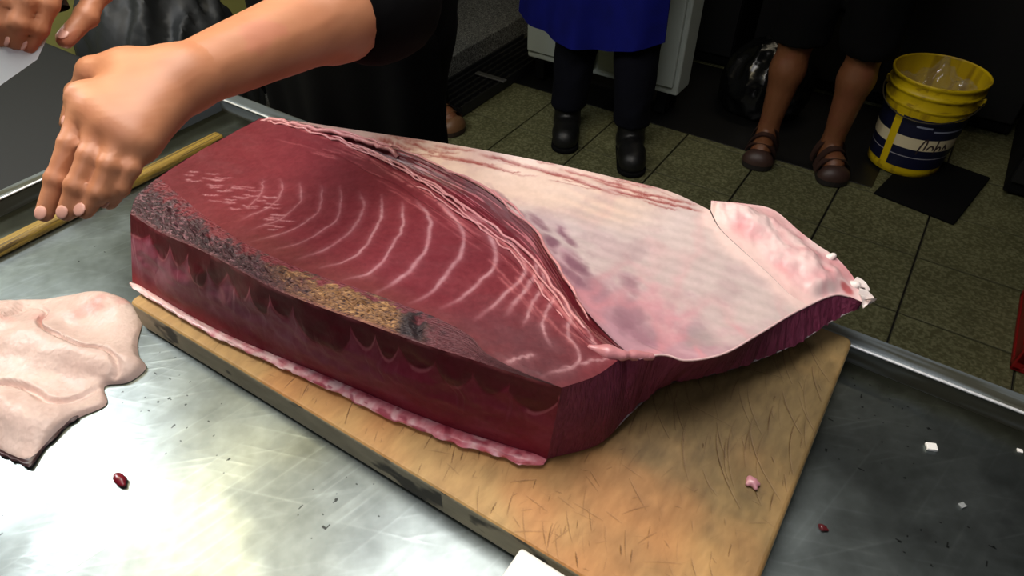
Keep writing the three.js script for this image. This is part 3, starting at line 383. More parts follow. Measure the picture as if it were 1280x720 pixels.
  // pink fat layer along the foot of the front face
  const pale = phys(0xffffff, 0.4, { ...texFrom(1024, 32, (u, v) => { const n = fbm(u * 50, v * 3, 4), f = noise(u * 60 + v * 3, v * 14, 4); let c = mix3([240, 200, 198], [206, 98, 112], sm(0.35, 0.7, n * 0.6 + u * 0.28)); c = mix3(c, [150, 40, 60], sm(0.66, 0.85, f) * 0.7 * sm(0.2, 0.6, u)); return c.concat(f); }, { bump: 0.0015 }), clearcoat: 0.2 });
  mesh('fat_layer', surface(200, 12, (s, q) => { const p = cFl(s), th = q * Math.PI * 2, big = lerp(0.45, 1, sm(0.15, 0.8, s)), rr = fbm(s * 50, 2 + Math.sin(th), 2), out = Math.min(1, s * 30 + 0.3, (1 - s) * 30 + 0.3); return [p[0] + 0.002 * (rr - 0.5), p[1] + 0.0005 + Math.sin(th) * 0.0042 * big * out - 0.001 * big, p[2] + 0.003 + (Math.cos(th) * 0.011 + 0.002) * big * out * (0.75 + 0.5 * rr)]; }, (p, s, q) => [s, q]), pale, t, 'thin pink and white fat layer along the bottom');
  // loose membrane strands along the ridge
  const strand = phys(0xc48486, 0.42, { clearcoat: 0.15 });
  for (const [f, a, b, off, r, dy] of [[cR, 0.06, 0.97, 0, 0.0020, -0.0028], [cR, 0.22, 0.99, 0.009, 0.0013, -0.0004], [cR, 0.45, 0.97, 0.016, 0.0012, -0.0002], [cR, 0.1, 0.6, 0.005, 0.0014, -0.001], [cLi, 0.08, 0.92, -0.002, 0.0019, 0.0004], [cLi, 0.2, 0.7, -0.011, 0.0016, -0.007], [cLi, 0.0, 0.34, 0.004, 0.0036, 0], [cR, 0.0, 0.4, 0.007, 0.0016, 0]]) {
    const P = []; for (let k = 0; k <= 44; k++) { const s = lerp(a, b, k / 44), p = f(s); P.push([p[0] - off * 0.4, p[1] + dy - 0.008 * Math.pow(Math.abs(k / 22 - 1), 12) + (noise(k * 0.9, off * 999) - 0.5) * 0.0035, p[2] + off + (noise(k * 0.7, 7 + off * 999) - 0.5) * 0.006]); }
    mesh('membrane_strand', tube(P, r, 140, 7), strand, t);
  }
  { const B = [bone([-0.172, 0.947, -0.434], [-0.158, 0.946, -0.440], 0.007, 0.006), bone([-0.19, 0.950, -0.428], [-0.172, 0.947, -0.434], 0.003, 0.007), bone([-0.15, 0.942, -0.45], [-0.135, 0.936, -0.464], 0.006, 0.004)]; mesh('flesh_lump', nets(field(B, 0.008), bounds(B, 0.004), 0.002), phys(0xc07f84, 0.4, { clearcoat: 0.2 }), t, 'pale pink lump where the ridge ends'); }
  // ragged bits and stubs at the tip
  const bonem = phys(0xf3e6e2, 0.4, { clearcoat: 0.2 });
  const stub = (x, z, dx, dz, len, r) => { const y = topY(x, z) - 0.002, g = new THREE.LatheGeometry([[0.0001, -0.008], [r * 1.3, -0.006], [r, len * 0.4], [r * 0.75, len * 0.8], [r * 0.35, len * 0.97], [0.0001, len]].map(([a, b]) => new THREE.Vector2(a, b)), 10); g.applyQuaternion(new THREE.Quaternion().setFromUnitVectors(new THREE.Vector3(0, 1, 0), new THREE.Vector3(dx, 0.55, dz).normalize())); g.translate(x, y, z); mesh('bone_stub', g, bonem, t); };
  stub(-0.026, -0.772, 0.5, -0.4, 0.011, 0.005); stub(0.014, -0.752, 0.9, -0.2, 0.008, 0.006);
  for (const [x, z, a, l] of [[0.012, -0.758, 0.2, 0.018], [0.022, -0.742, -0.2, 0.02], [0.028, -0.733, -0.6, 0.014]]) { const y = topY(x, z) - 0.004, g = surface(12, 8, (s, q) => { const w = (s - 0.5) * 0.02 * (1 - q * 0.75), d = q * l * (0.8 + 0.4 * noise(s * 5, x * 900)); return [x + Math.cos(a) * d - Math.sin(a) * w, y + Math.sin(s * 5 + q * 3) * 0.0035 - q * 0.004 + 0.004, z + Math.sin(a) * d + Math.cos(a) * w]; }); const g2 = g.clone(); g2.translate(0, -0.0016, 0); mesh('membrane_shred', mergeGeometries([g, g2]), bonem, t); }
}

// ---------------------------------------------------------------- people
const add = (a, b, k = 1) => [a[0] + b[0] * k, a[1] + b[1] * k, a[2] + b[2] * k], mid = (a, b, t = 0.5) => [0, 1, 2].map((k) => lerp(a[k], b[k], t));
const unit = (a) => { const l = Math.hypot(...a); return a.map((x) => x / l); }, sub = (a, b) => a.map((x, k) => x - b[k]), cross = (a, b) => [a[1] * b[2] - a[2] * b[1], a[2] * b[0] - a[0] * b[2], a[0] * b[1] - a[1] * b[0]];
function handMesh(wrist, elbow, F, scale = 1) {   // F: thumb, index, middle, ring, pinky, four joints each
  const palm = [], R = [0.0105, 0.0092, 0.0096, 0.009, 0.008];
  palm.push(bone(mid(wrist, elbow, 0.2), wrist, 0.031 * scale, 0.026 * scale));
  for (let k = 1; k < 5; k++) { palm.push(bone(wrist, F[k][0], 0.019 * scale, 0.0128 * scale)); if (k < 4) palm.push(bone(F[k][0], F[k + 1][0], 0.011 * scale)); palm.push(bone(mid(wrist, F[k][0], 0.5), F[Math.min(4, k + 1)][0], 0.013 * scale, 0.0115 * scale)); }
  palm.push(bone(mid(wrist, F[0][0], 0.5), F[0][1], 0.02 * scale, 0.014 * scale)); palm.push(bone(F[0][0], mid(F[1][0], wrist, 0.4), 0.016 * scale, 0.014 * scale));
  const fp = field(palm, 0.016 * scale), chains = F.map((f, i) => { const r = R[i] * scale, B = []; for (let k = i ? 0 : 1; k < 3; k++) B.push(bone(f[k], f[k + 1], r * (1.02 - k * 0.09), r * (0.96 - k * 0.11))); for (let k = 1; k < 3; k++) B.push(bone(f[k], f[k], r * 1.01)); return field(B, 0.0015); });
  const f = (x, y, z) => { let d = fp(x, y, z), e = 9; for (const c of chains) e = Math.min(e, c(x, y, z)); return smin(d, e, 0.007 * scale); };
  const all = palm.concat(F.flatMap((q) => q.slice(1).map((p) => bone(p, p, 0.012 * scale))));
  return nets(f, bounds(all, 0.004), 0.003);
}
function nails(F, wrist, parent, mat, side = 1) {   // small plates on the backs of the finger ends
  const G = []; const palmUp = unit(cross(sub(F[4][0], wrist), sub(F[1][0], wrist))).map((q) => q * side);
  F.forEach((f, i) => { const d = unit(sub(f[3], f[2])); let n = sub(palmUp, d.map((x) => x * (palmUp[0] * d[0] + palmUp[1] * d[1] + palmUp[2] * d[2]))); n = unit(n); const s = cross(n, d), g = new THREE.SphereGeometry(1, 10, 8); g.scale(0.0046, 0.0014, 0.0058); g.applyMatrix4(new THREE.Matrix4().makeBasis(new THREE.Vector3(...s), new THREE.Vector3(...n), new THREE.Vector3(...d))); const p = add(add(f[3], d, -0.001), n, 0.0066 * (i === 4 ? 0.85 : 1)); g.translate(...p); G.push(g); });
  G.forEach((g) => mesh('fingernail', g, mat, parent));
}
function relaxedHand(wrist, elbow, thumbDir, inward) {
  const d = unit(sub(wrist, elbow)), t = unit(thumbDir), F = [];
  F.push([add(add(wrist, d, 0.025), t, 0.022), add(add(wrist, d, 0.055), t, 0.045), add(add(wrist, d, 0.082), t, 0.05), add(add(wrist, d, 0.105), t, 0.048)]);
  for (let k = 0; k < 4; k++) { const b = add(add(wrist, d, 0.088 - k * 0.005), t, 0.028 - k * 0.019), l = [0.042, 0.046, 0.043, 0.034][k], p1 = add(add(b, d, l * 0.95), inward, l * 0.25), p2 = add(add(p1, d, l * 0.52), inward, l * 0.35), p3 = add(add(p2, d, l * 0.35), inward, l * 0.35); F.push([b, p1, p2, p3]); }
  return F;
}
function headMesh(c, f) {   // c centre of the skull, f facing direction (level)
  const up = [0, 1, 0], s = cross(up, f), at = (x, y, z) => add(add(add(c, s, x), up, y), f, z), B = [];
  B.push(bone(at(0, 0.03, -0.02), at(0, 0.02, 0.02), 0.082, 0.076)); B.push(bone(at(0, -0.05, 0.035), at(0, -0.075, 0.055), 0.055, 0.038)); B.push(bone(at(-0.03, -0.02, 0.05), at(0.03, -0.02, 0.05), 0.042));
  B.push(bone(at(0, 0.005, 0.093), at(0, -0.035, 0.108), 0.008, 0.013)); B.push(bone(at(-0.012, -0.036, 0.1), at(0.012, -0.036, 0.1), 0.008));
  B.push(bone(at(-0.035, 0.018, 0.082), at(0.035, 0.018, 0.082), 0.011)); B.push(bone(at(-0.02, -0.066, 0.09), at(0.02, -0.066, 0.09), 0.007)); B.push(bone(at(-0.017, -0.078, 0.088), at(0.017, -0.078, 0.088), 0.007));
  for (const e of [-1, 1]) { B.push(bone(at(e * 0.082, 0.012, 0), at(e * 0.078, -0.025, 0.006), 0.012, 0.009)); B.push(bone(at(e * 0.031, 0.0, 0.082), at(e * 0.031, 0.0, 0.082), 0.0125)); }
  B.push(bone(at(0, -0.06, -0.01), at(0, -0.15, -0.03), 0.056, 0.054));
  return nets(field(B, 0.014), bounds(B, 0.01), 0.005);
}
function hairMesh(c, f) {
  const up = [0, 1, 0], s = cross(up, f), at = (x, y, z) => add(add(add(c, s, x), up, y), f, z), B = [bone(at(0, 0.035, -0.025), at(0, 0.03, 0.015), 0.09, 0.083), bone(at(0, -0.02, -0.05), at(0, 0.02, -0.04), 0.062, 0.075)], F = field(B, 0.02);
  return nets((x, y, z) => { const p = sub([x, y, z], c), fz = p[0] * f[0] + p[2] * f[2]; const cut = Math.max(-(p[1] - 0.035 - 0.06 * sm(-0.02, 0.05, fz) * 0.4) - 0.07 * sm(0.03, -0.03, fz), fz - 0.085); return Math.max(F(x, y, z) + (noise(x * 160, y * 160 + z * 130) - 0.5) * 0.004, cut); }, bounds(B, 0.01), 0.006);
}
function person(J, label, o) {   // J: joints; o: clothing
  const t = thing('person', label, 'person', [0, 0, 0], 0, o.group), body = [], W = o.width ?? 1;
  const chestL = mid(J.chest, J.shoulderL, 0.45), chestR = mid(J.chest, J.shoulderR, 0.45), neck = mid(J.shoulderL, J.shoulderR);
  const torso = [bone(add(J.pelvis, J.side, 0.07), mid(J.pelvis, J.chest, 0.6), 0.125, 0.115), bone(add(J.pelvis, J.side, -0.07), mid(J.pelvis, J.chest, 0.6), 0.125, 0.115), bone(mid(J.pelvis, J.chest, 0.5), J.chest, 0.13), bone(chestL, mid(J.chest, J.pelvis, 0.3), 0.105, 0.11), bone(chestR, mid(J.chest, J.pelvis, 0.3), 0.105, 0.11), bone(J.shoulderL, J.shoulderR, 0.062), bone(neck, J.chest, 0.06, 0.11)];
  const upper = [bone(J.shoulderL, J.elbowL, 0.056, 0.042), bone(J.shoulderR, J.elbowR, 0.056, 0.042)];
  const fore = [[J.elbowL, J.wristL], [J.elbowR, J.wristR]].flatMap(([e, w]) => [bone(e, mid(e, w, 0.28), 0.040, 0.043), bone(mid(e, w, 0.28), w, 0.043, 0.027)]);
  const leg = (h, k, a) => [bone(h, k, 0.088, 0.06), bone(k, mid(k, a, 0.32), 0.058, 0.062), bone(mid(k, a, 0.32), a, 0.062, 0.038)];
  const legs = [...leg(J.hipL, J.kneeL, J.ankleL), ...leg(J.hipR, J.kneeR, J.ankleR)];
  const foot = (a, toe) => [bone(add(a, [0, -0.045, 0]), a, 0.036), bone([a[0], 0.05, a[2]], mid(a, [toe[0], 0.03, toe[2]], 0.6), 0.038, 0.036), bone(mid(a, [toe[0], 0.04, toe[2]], 0.55), [toe[0], 0.034, toe[2]], 0.038, 0.024)];
  const feet = [...foot(J.ankleL, J.toeL), ...foot(J.ankleR, J.toeR)];
  const all = [...torso, ...upper, ...fore, ...legs, ...feet];
  const geos = [nets(field(all, 0.03), bounds(all, 0.02), o.cell ?? 0.013), headMesh(J.head, J.face), handMesh(J.wristL, J.elbowL, J.handL), handMesh(J.wristR, J.elbowR, J.handR)];
  geos.push(nets(field(fore, 0.02), bounds(fore, 0.01), 0.008));
  mesh('body', mergeGeometries(geos), o.skin ?? M.skin, t);
  mesh('hair', hairMesh(J.head, J.face), M.hair, t);
  const nail = phys(0xe0a894, 0.3); nails(J.handL, J.wristL, t, nail, -1); nails(J.handR, J.wristR, t, nail);
  const fat = (B, k) => B.map((b) => { const c = b.slice(); c[6] += k; c[7] += k; return c; });
  const sl = o.sleeve ?? 0.6, sleeves = [bone(J.shoulderL, mid(J.shoulderL, J.elbowL, sl), 0.07, 0.062), bone(J.shoulderR, mid(J.shoulderR, J.elbowR, sl), 0.07, 0.062)]; if (o.longLeft) sleeves.push(bone(J.elbowL, mid(J.elbowL, J.wristL, 0.10), 0.064, 0.062), bone(J.shoulderL, J.elbowL, 0.07, 0.064));
  const shirt = [...fat(torso, 0.016), ...sleeves], fs = field(shirt, 0.04);
  mesh('shirt', nets((x, y, z) => fs(x, y, z) + (fbm(x * 9, y * 9 + z * 7, 3) - 0.5) * 0.018, bounds(shirt, 0.03), 0.014), o.shirt, t);
  const hem = o.hem ?? 0.05, pants = [...fat(torso.slice(0, 2), 0.018).map((b) => { b[3] = J.pelvis[0] + (b[0] - J.pelvis[0]); b[4] = J.pelvis[1] + 0.1; b[5] = J.pelvis[2]; return b; })];
  for (const [h, k, a] of [[J.hipL, J.kneeL, J.ankleL], [J.hipR, J.kneeR, J.ankleR]]) { pants.push(bone(h, k, 0.115, o.loose ?? 0.082)); if (hem < k[1]) pants.push(bone(k, [a[0], hem, a[2]], o.loose ?? 0.08, o.cuff ?? 0.068)); }
  const fpn = field(pants, 0.03), stop = (x, y, z) => hem - y;
  mesh(o.hem > 0.3 ? 'shorts' : 'trousers', nets((x, y, z) => Math.max(fpn(x, y, z) + (fbm(x * 14, y * 10 + z * 9, 3, 4) - 0.5) * 0.022, stop(x, y, z)), bounds(pants, 0.02), 0.013), o.trousers, t);
  return t;
}
function sandal(a, toe, parent, mat, sole) {   // sole, straps and a rounded toe cap, along the foot
  const d = unit([toe[0] - a[0], 0, toe[2] - a[2]]), s = [d[2], 0, -d[0]], L = Math.hypot(toe[0] - a[0], toe[2] - a[2]) + 0.085, o = [a[0] - d[0] * 0.055, 0.0065, a[2] - d[2] * 0.055];
  const M4 = new THREE.Matrix4().makeBasis(new THREE.Vector3(...s.map((q) => q * 1.15)), new THREE.Vector3(0, 1, 0), new THREE.Vector3(...d)).setPosition(...o);
  const sh = new THREE.Shape(); sh.moveTo(-0.034, 0.02); sh.bezierCurveTo(-0.036, -0.012, 0.036, -0.012, 0.034, 0.02); sh.bezierCurveTo(0.032, L * 0.45, 0.05, L * 0.6, 0.048, L * 0.8); sh.bezierCurveTo(0.045, L * 1.03, -0.045, L * 1.03, -0.048, L * 0.8); sh.bezierCurveTo(-0.05, L * 0.6, -0.032, L * 0.45, -0.034, 0.02);
  const g = new THREE.ExtrudeGeometry(sh, { depth: 0.022, bevelEnabled: true, bevelSize: 0.003, bevelThickness: 0.003, bevelSegments: 2, curveSegments: 10 }); g.applyMatrix4(new THREE.Matrix4().makeBasis(new THREE.Vector3(1, 0, 0), new THREE.Vector3(0, 0, 1), new THREE.Vector3(0, 1, 0))); const ix = g.toNonIndexed ? g : g; { const p = ix.attributes.position; for (let k = 0; k < p.count; k += 3) { for (const at of ['position', 'normal', 'uv']) { const A = ix.attributes[at], n = A.itemSize; for (let e = 0; e < n; e++) { const q = A.array[(k + 1) * n + e]; A.array[(k + 1) * n + e] = A.array[(k + 2) * n + e]; A.array[(k + 2) * n + e] = q; } } } } ix.computeVertexNormals(); ix.applyMatrix4(M4);
  mesh('sole', ix, sole, parent);
  const strap = (z, h, w, tilt = 0) => { const gg = surface(18, 3, (u, v) => { const th = Math.PI * u; return [Math.cos(th) * (w + 0.004), 0.018 + Math.sin(th) * h, z + (v - 0.5) * 0.036 + tilt * Math.cos(th)]; }); const g2 = surface(18, 3, (u, v) => { const th = Math.PI * u; return [Math.cos(th) * w, 0.018 + Math.sin(th) * (h - 0.004), z + (v - 0.5) * 0.036 + tilt * Math.cos(th)]; }, null, true); const m = mergeGeometries([gg, g2]); m.applyMatrix4(M4); mesh('strap', m, mat, parent); };
  strap(L * 0.66, 0.072, 0.052, 0.006); strap(L * 0.5, 0.092, 0.05, -0.006); strap(L * 0.3, 0.118, 0.049, 0.012);
  const cap = new THREE.SphereGeometry(1, 20, 12, 0, Math.PI * 2, 0, Math.PI / 2); cap.scale(0.054, 0.052, L * 0.19); cap.translate(0, 0.02, L * 0.8); cap.applyMatrix4(M4); mesh('toe_cap', cap, mat, parent);
}
function boot(a, toe, parent, mat) {
  const d = unit([toe[0] - a[0], 0, toe[2] - a[2]]), B = [bone([a[0], 0.26, a[2]], [a[0], 0.07, a[2]], 0.06, 0.055), bone([a[0] - d[0] * 0.02, 0.05, a[2] - d[2] * 0.02], [toe[0], 0.045, toe[2]], 0.052, 0.045), bone(mid(a, toe, 0.7).map((v, k) => k === 1 ? 0.05 : v), [toe[0], 0.045, toe[2]], 0.055, 0.047)], f = field(B, 0.03);
  mesh('boot', nets((x, y, z) => Math.max(f(x, y, z), y - 0.27, 0.014 - y), bounds(B, 0.02), 0.008), mat, parent);
  const S = [bone([a[0] - d[0] * 0.02, 0.014, a[2] - d[2] * 0.02], [toe[0], 0.014, toe[2]], 0.054, 0.058)], fs = field(S, 0.02); mesh('boot_sole', nets((x, y, z) => Math.max(fs(x, y, z), Math.abs(y - 0.0115) - 0.0105), bounds(S, 0.02), 0.007), M.black, parent);
}
function apron(parent, mat, c, half, top, bottom, fwd, o = {}) {   // a thick hanging sheet bowed round the body; fwd = depth of the bow
  const g = new THREE.BoxGeometry(1, 1, 1, 60, 50, 1), p = g.attributes.position;
  for (let k = 0; k < p.count; k++) { const u = p.getX(k) * 2, v = 0.5 - p.getY(k), th = p.getZ(k) * 0.006, w = half * (o.bib ? lerp(o.bib, 1, sm(0.18, 0.34, v)) : 1) * (1 + (o.flare ?? 0.12) * v), y = lerp(top, bottom + (o.curve ?? 0) * u * u, v); p.setXYZ(k, c[0] + u * w + Math.sin(v * 3) * 0.01, y, c[2] + fwd * (1 - u * u * 1.1) + (o.lean ?? 0) * v + Math.sin(u * 8 + v * 2.2) * 0.017 * v + Math.sin(u * 17 + 1) * 0.006 * v + th); }
  g.rotateY(0); g.computeVertexNormals(); mesh('apron', g, mat, parent);
}
{ // fishmonger: leans over the table from behind; left arm reaches across, right hand grips the blade
  const F = {
    L: [[[-0.574, 1.208, -0.272], [-0.594, 1.207, -0.253], [-0.601, 1.193, -0.236], [-0.595, 1.175, -0.217]], [[-0.563, 1.202, -0.225], [-0.548, 1.182, -0.193], [-0.544, 1.163, -0.171], [-0.543, 1.142, -0.151]], [[-0.543, 1.194, -0.223], [-0.525, 1.178, -0.194], [-0.523, 1.162, -0.175], [-0.525, 1.145, -0.16]], [[-0.527, 1.187, -0.224], [-0.51, 1.173, -0.199], [-0.51, 1.157, -0.183], [-0.515, 1.145, -0.169]], [[-0.516, 1.179, -0.228], [-0.503, 1.167, -0.21], [-0.505, 1.155, -0.197], [-0.511, 1.144, -0.187]]],
    R: [[[-0.674, 1.282, -0.331], [-0.656, 1.25, -0.315], [-0.646, 1.233, -0.289], [-0.642, 1.222, -0.262]], [[-0.658, 1.273, -0.289], [-0.637, 1.254, -0.259], [-0.638, 1.239, -0.244], [-0.643, 1.226, -0.233]], [[-0.66, 1.278, -0.274], [-0.639, 1.261, -0.245], [-0.639, 1.246, -0.233], [-0.646, 1.232, -0.225]], [[-0.667, 1.279, -0.258], [-0.647, 1.264, -0.231], [-0.648, 1.248, -0.221], [-0.652, 1.235, -0.216]], [[-0.677, 1.276, -0.244], [-0.665, 1.263, -0.221], [-0.664, 1.252, -0.214], [-0.668, 1.242, -0.208]]],
  };
  const J = { pelvis: [-1.06, 0.94, -1.04], chest: [-0.93, 1.24, -0.93], side: [0.98, 0, 0.2], shoulderL: [-0.70, 1.36, -0.77], shoulderR: [-1.02, 1.41, -0.83], elbowL: [-0.566, 1.185, -0.575], elbowR: [-0.885, 1.29, -0.55], wristL: [-0.542, 1.197, -0.301], wristR: [-0.706, 1.304, -0.347], head: [-0.88, 1.62, -0.74], face: unit([0.35, 0, 0.9]), hipL: [-0.98, 0.88, -1.02], hipR: [-1.16, 0.88, -1.05], kneeL: [-0.98, 0.48, -1.0], kneeR: [-1.18, 0.48, -1.04], ankleL: [-0.98, 0.09, -1.05], ankleR: [-1.19, 0.09, -1.1], toeL: [-0.96, 0, -0.92], toeR: [-1.19, 0, -0.96], handL: F.L, handR: F.R };
  const t = person(J, 'fishmonger in black shirt and apron leaning over the table, bare left arm reaching across', { shirt: M.blackCloth, trousers: M.blackCloth, sleeve: 0.78, longLeft: true, hem: 0.06 });
  apron(t, M.blackCloth, [-1.06, 0, -0.92], 0.27, 1.24, 0.42, 0.08, { bib: 0.62, flare: 0.02 });
  boot(J.ankleL, J.toeL, t, M.blackShiny); boot(J.ankleR, J.toeR, t, M.blackShiny);
  // wide blade in the right hand
  const q = [[-0.646, 1.231, -0.255], [-0.649, 1.213, -0.237], [-0.66, 1.199, -0.204], [-0.672, 1.219, -0.189], [-0.67, 1.252, -0.211]].map((p) => new THREE.Vector3(...p)), n = new THREE.Vector3().crossVectors(q[2].clone().sub(q[0]), q[4].clone().sub(q[0])).normalize(), P = [], I = [];
  for (const s of [-0.0012, 0.0012]) for (const v of q) P.push(...v.clone().addScaledVector(n, s - 0.012).toArray());
  for (let k = 1; k < 4; k++) I.push(0, k + 1, k, 5, 5 + k, 5 + k + 1); for (let k = 0; k < 5; k++) { const a = k, b = (k + 1) % 5; I.push(a, b, b + 5, a, b + 5, a + 5); }
  const g = new THREE.BufferGeometry(); g.setAttribute('position', new THREE.Float32BufferAttribute(P, 3)); g.setIndex(I); const gn = g.toNonIndexed(); gn.computeVertexNormals();
  const k = thing('knife', 'wide pale steel blade gripped in the fishmonger right hand', 'knife'); mesh('blade', gn, std(0xe6eef0, 0.35, { metalness: 0.15 }), k);
  mesh('handle', tube([[-0.652, 1.243, -0.272], [-0.664, 1.262, -0.277], [-0.676, 1.282, -0.287]], 0.009, 12, 10), std(0x1d1511, 0.5), k);
}
function standing(x, z, turn, o) {   // upright joints, arms hanging
  const c = Math.cos(turn), s = Math.sin(turn), g = (px, y, pz) => [x + px * c + pz * s, y, z - px * s + pz * c], f = unit([s, 0, c]);
  const J = { side: [c, 0, -s], pelvis: g(0, 0.95, 0), chest: g(0, 1.27, 0.01), shoulderL: g(0.175, 1.41, 0), shoulderR: g(-0.175, 1.41, 0), elbowL: g(0.235, 1.13, -0.02), elbowR: g(-0.235, 1.13, -0.02), wristL: g(0.25, 0.89, 0.06), wristR: g(-0.25, 0.89, 0.06), head: g(0, 1.62, 0.03), face: f, hipL: g(0.09, 0.88, 0), hipR: g(-0.09, 0.88, 0), ...o };
  J.kneeL = o.kneeL ?? mid(J.hipL, J.ankleL, 0.5); J.kneeR = o.kneeR ?? mid(J.hipR, J.ankleR, 0.5);
  J.handL = relaxedHand(J.wristL, J.elbowL, f, J.side.map((v) => -v)); J.handR = relaxedHand(J.wristR, J.elbowR, f, J.side); return J;
}
{ // blue apron
  const J = standing(-1.12, -2.36, 0.0, { ankleR: [-1.245, 0.09, -2.30], ankleL: [-0.95, 0.09, -2.31], toeR: [-1.19, 0, -2.19], toeL: [-0.875, 0, -2.18] });
  const t = person(J, 'bystander in long blue apron with dark navy trousers and black rubber boots', { shirt: M.navyCloth, trousers: M.navyCloth, hem: 0.13, cuff: 0.072, loose: 0.09 });
  apron(t, M.blueCloth, [-1.17, 0, -2.27], 0.275, 1.3, 0.44, 0.09, { bib: 0.6, curve: 0.05 });
  boot(J.ankleL, J.toeL, t, M.blackShiny); boot(J.ankleR, J.toeR, t, M.blackShiny);
}
{ // bare legs in shorts
  const J = standing(-0.36, -2.68, 0.0, { ankleR: [-0.485, 0.1, -2.62], ankleL: [-0.24, 0.1, -2.66], toeR: [-0.465, 0, -2.48], toeL: [-0.175, 0, -2.53], kneeR: [-0.475, 0.48, -2.64], kneeL: [-0.235, 0.5, -2.66] });
  const t = person(J, 'bystander in black shorts with bare calves and brown strapped sandals', { shirt: M.blackCloth, trousers: M.blackCloth, skin: M.skin2, hem: 0.475, loose: 0.1 });
  const br = std(0x3c2822, 0.5), so = std(0x1a1512, 0.7); sandal(J.ankleL, J.toeL, t, br, so); sandal(J.ankleR, J.toeR, t, br, so);
}
{ // almost hidden behind the fishmonger: one sandalled foot shows
  const J = standing(-1.86, -1.94, Math.PI / 2, { ankleL: [-1.765, 0.1, -2.05], ankleR: [-1.82, 0.1, -1.84], toeL: [-1.645, 0, -2.03], toeR: [-1.70, 0, -1.83] });
  const t = person(J, 'bystander in black trousers and tan sandals mostly hidden behind the fishmonger', { shirt: M.blackCloth, trousers: M.blackCloth, skin: M.skin2, hem: 0.12, cuff: 0.06, loose: 0.075 });
  const br = std(0x6a4a30, 0.5), so = std(0x2a1d14, 0.7); sandal(J.ankleL, J.toeL, t, br, so); sandal(J.ankleR, J.toeR, t, br, so);
}

// ---------------------------------------------------------------- things on the table
{ // floppy pale trimming: a folded slab with a dark underside
  const out = [[-1.02, -0.17], [-0.968, -0.212], [-0.905, -0.264], [-0.845, -0.277], [-0.805, -0.262], [-0.775, -0.235], [-0.752, -0.222], [-0.724, -0.214], [-0.722, -0.186], [-0.742, -0.166], [-0.712, -0.150], [-0.722, -0.116], [-0.715, -0.076], [-0.708, -0.054], [-0.728, -0.046], [-0.78, -0.038], [-0.9, -0.02], [-1.0, -0.06], [-1.05, -0.12]];
  const C = new THREE.CatmullRomCurve3(out.map(([x, z]) => new THREE.Vector3(x, 0, z)), true, 'centripetal'), rim = C.getSpacedPoints(160), c = [-0.85, -0.14];
  const hgt = (x, z, q) => { const e = Math.pow(1 - q * q, 0.5); const f1 = Math.sin((z * 1.1 + x * 0.42 + fbm(x * 7, z * 7, 2) * 0.07) * 46), f2 = fbm(x * 10 + 3, z * 14, 2, 2), cr = Math.abs(fbm(x * 9, z * 13, 2, 19) - 0.5); return T + 0.0012 + Math.min(1, e * 3) * 0.003 + e * Math.max(0.003, 0.021 + 0.010 * f1 + (f2 - 0.5) * 0.034 + (fbm(x * 26, z * 30, 2, 31) - 0.5) * 0.014 - 0.016 * sm(0.04, 0, cr)); };
  const pos = (s, q) => { const k = s * 160, a = rim[Math.floor(k) % 161], b = rim[Math.min(160, Math.floor(k) + 1)], t = k - Math.floor(k), x = lerp(a.x, b.x, t), z = lerp(a.z, b.z, t); return [lerp(c[0], x, q), lerp(c[1], z, q)]; };
  const m = phys(0xffffff, 0.42, { ...texFrom(512, 512, (u, v) => { const n = fbm(u * 8, v * 8, 4), p = fbm(u * 14, v * 14, 3, 5), k = fbm(u * 80, v * 80, 2, 7); let q = mix3([222, 200, 192], [206, 176, 168], n); q = mix3(q, [216, 150, 144], sm(0.62, 0.78, fbm(u * 6, v * 6, 3, 5)) * 0.5); const d = (k - 0.5) * 12; return [q[0] + d, q[1] + d, q[2] + d, p * 0.6 + k * 0.4]; }, { bump: 0.0022 }), clearcoat: 0.2, clearcoatRoughness: 0.35, specularIntensity: 0.5 });
  const t = thing('fish_trimming', 'pale pink folded fatty fish trimming lying on the steel at the left', 'fish scrap');
  const uvp = (p) => [(p[0] + 1.05) / 0.36, (p[2] + 0.3) / 0.36];
  mesh('flesh', surface(200, 46, (s, q) => { const p = pos(s, q); return [p[0], hgt(p[0], p[1], q), p[1]]; }, uvp), m, t);
  const dk = phys(0xffffff, 0.4, { ...texFrom(128, 64, (u, v) => { const n = fbm(u * 20, v * 6, 3); return mix3([92, 62, 62], [48, 30, 34], n).concat(n); }, { bump: 0.002 }) });
  mesh('dark_skin', surface(200, 8, (s, q) => { const p = pos(s, 1), o = sm(-0.16, -0.08, p[1]) * sm(-0.95, -0.8, p[0]), th = q * Math.PI, n = fbm(s * 60, 3, 3), e = o * (0.002 + 0.016 * n * n) * Math.sin(th) - 0.012 * (1 - o), dx = p[0] - c[0], dz = p[1] - c[1], l = Math.hypot(dx, dz); return [p[0] + dx / l * e, T + 0.0006 + 0.0017 * (1 + Math.cos(th)) * (1 + o * 1.2 * n), p[1] + dz / l * e]; }), dk, t, 'dark wrinkled skin edge');
}
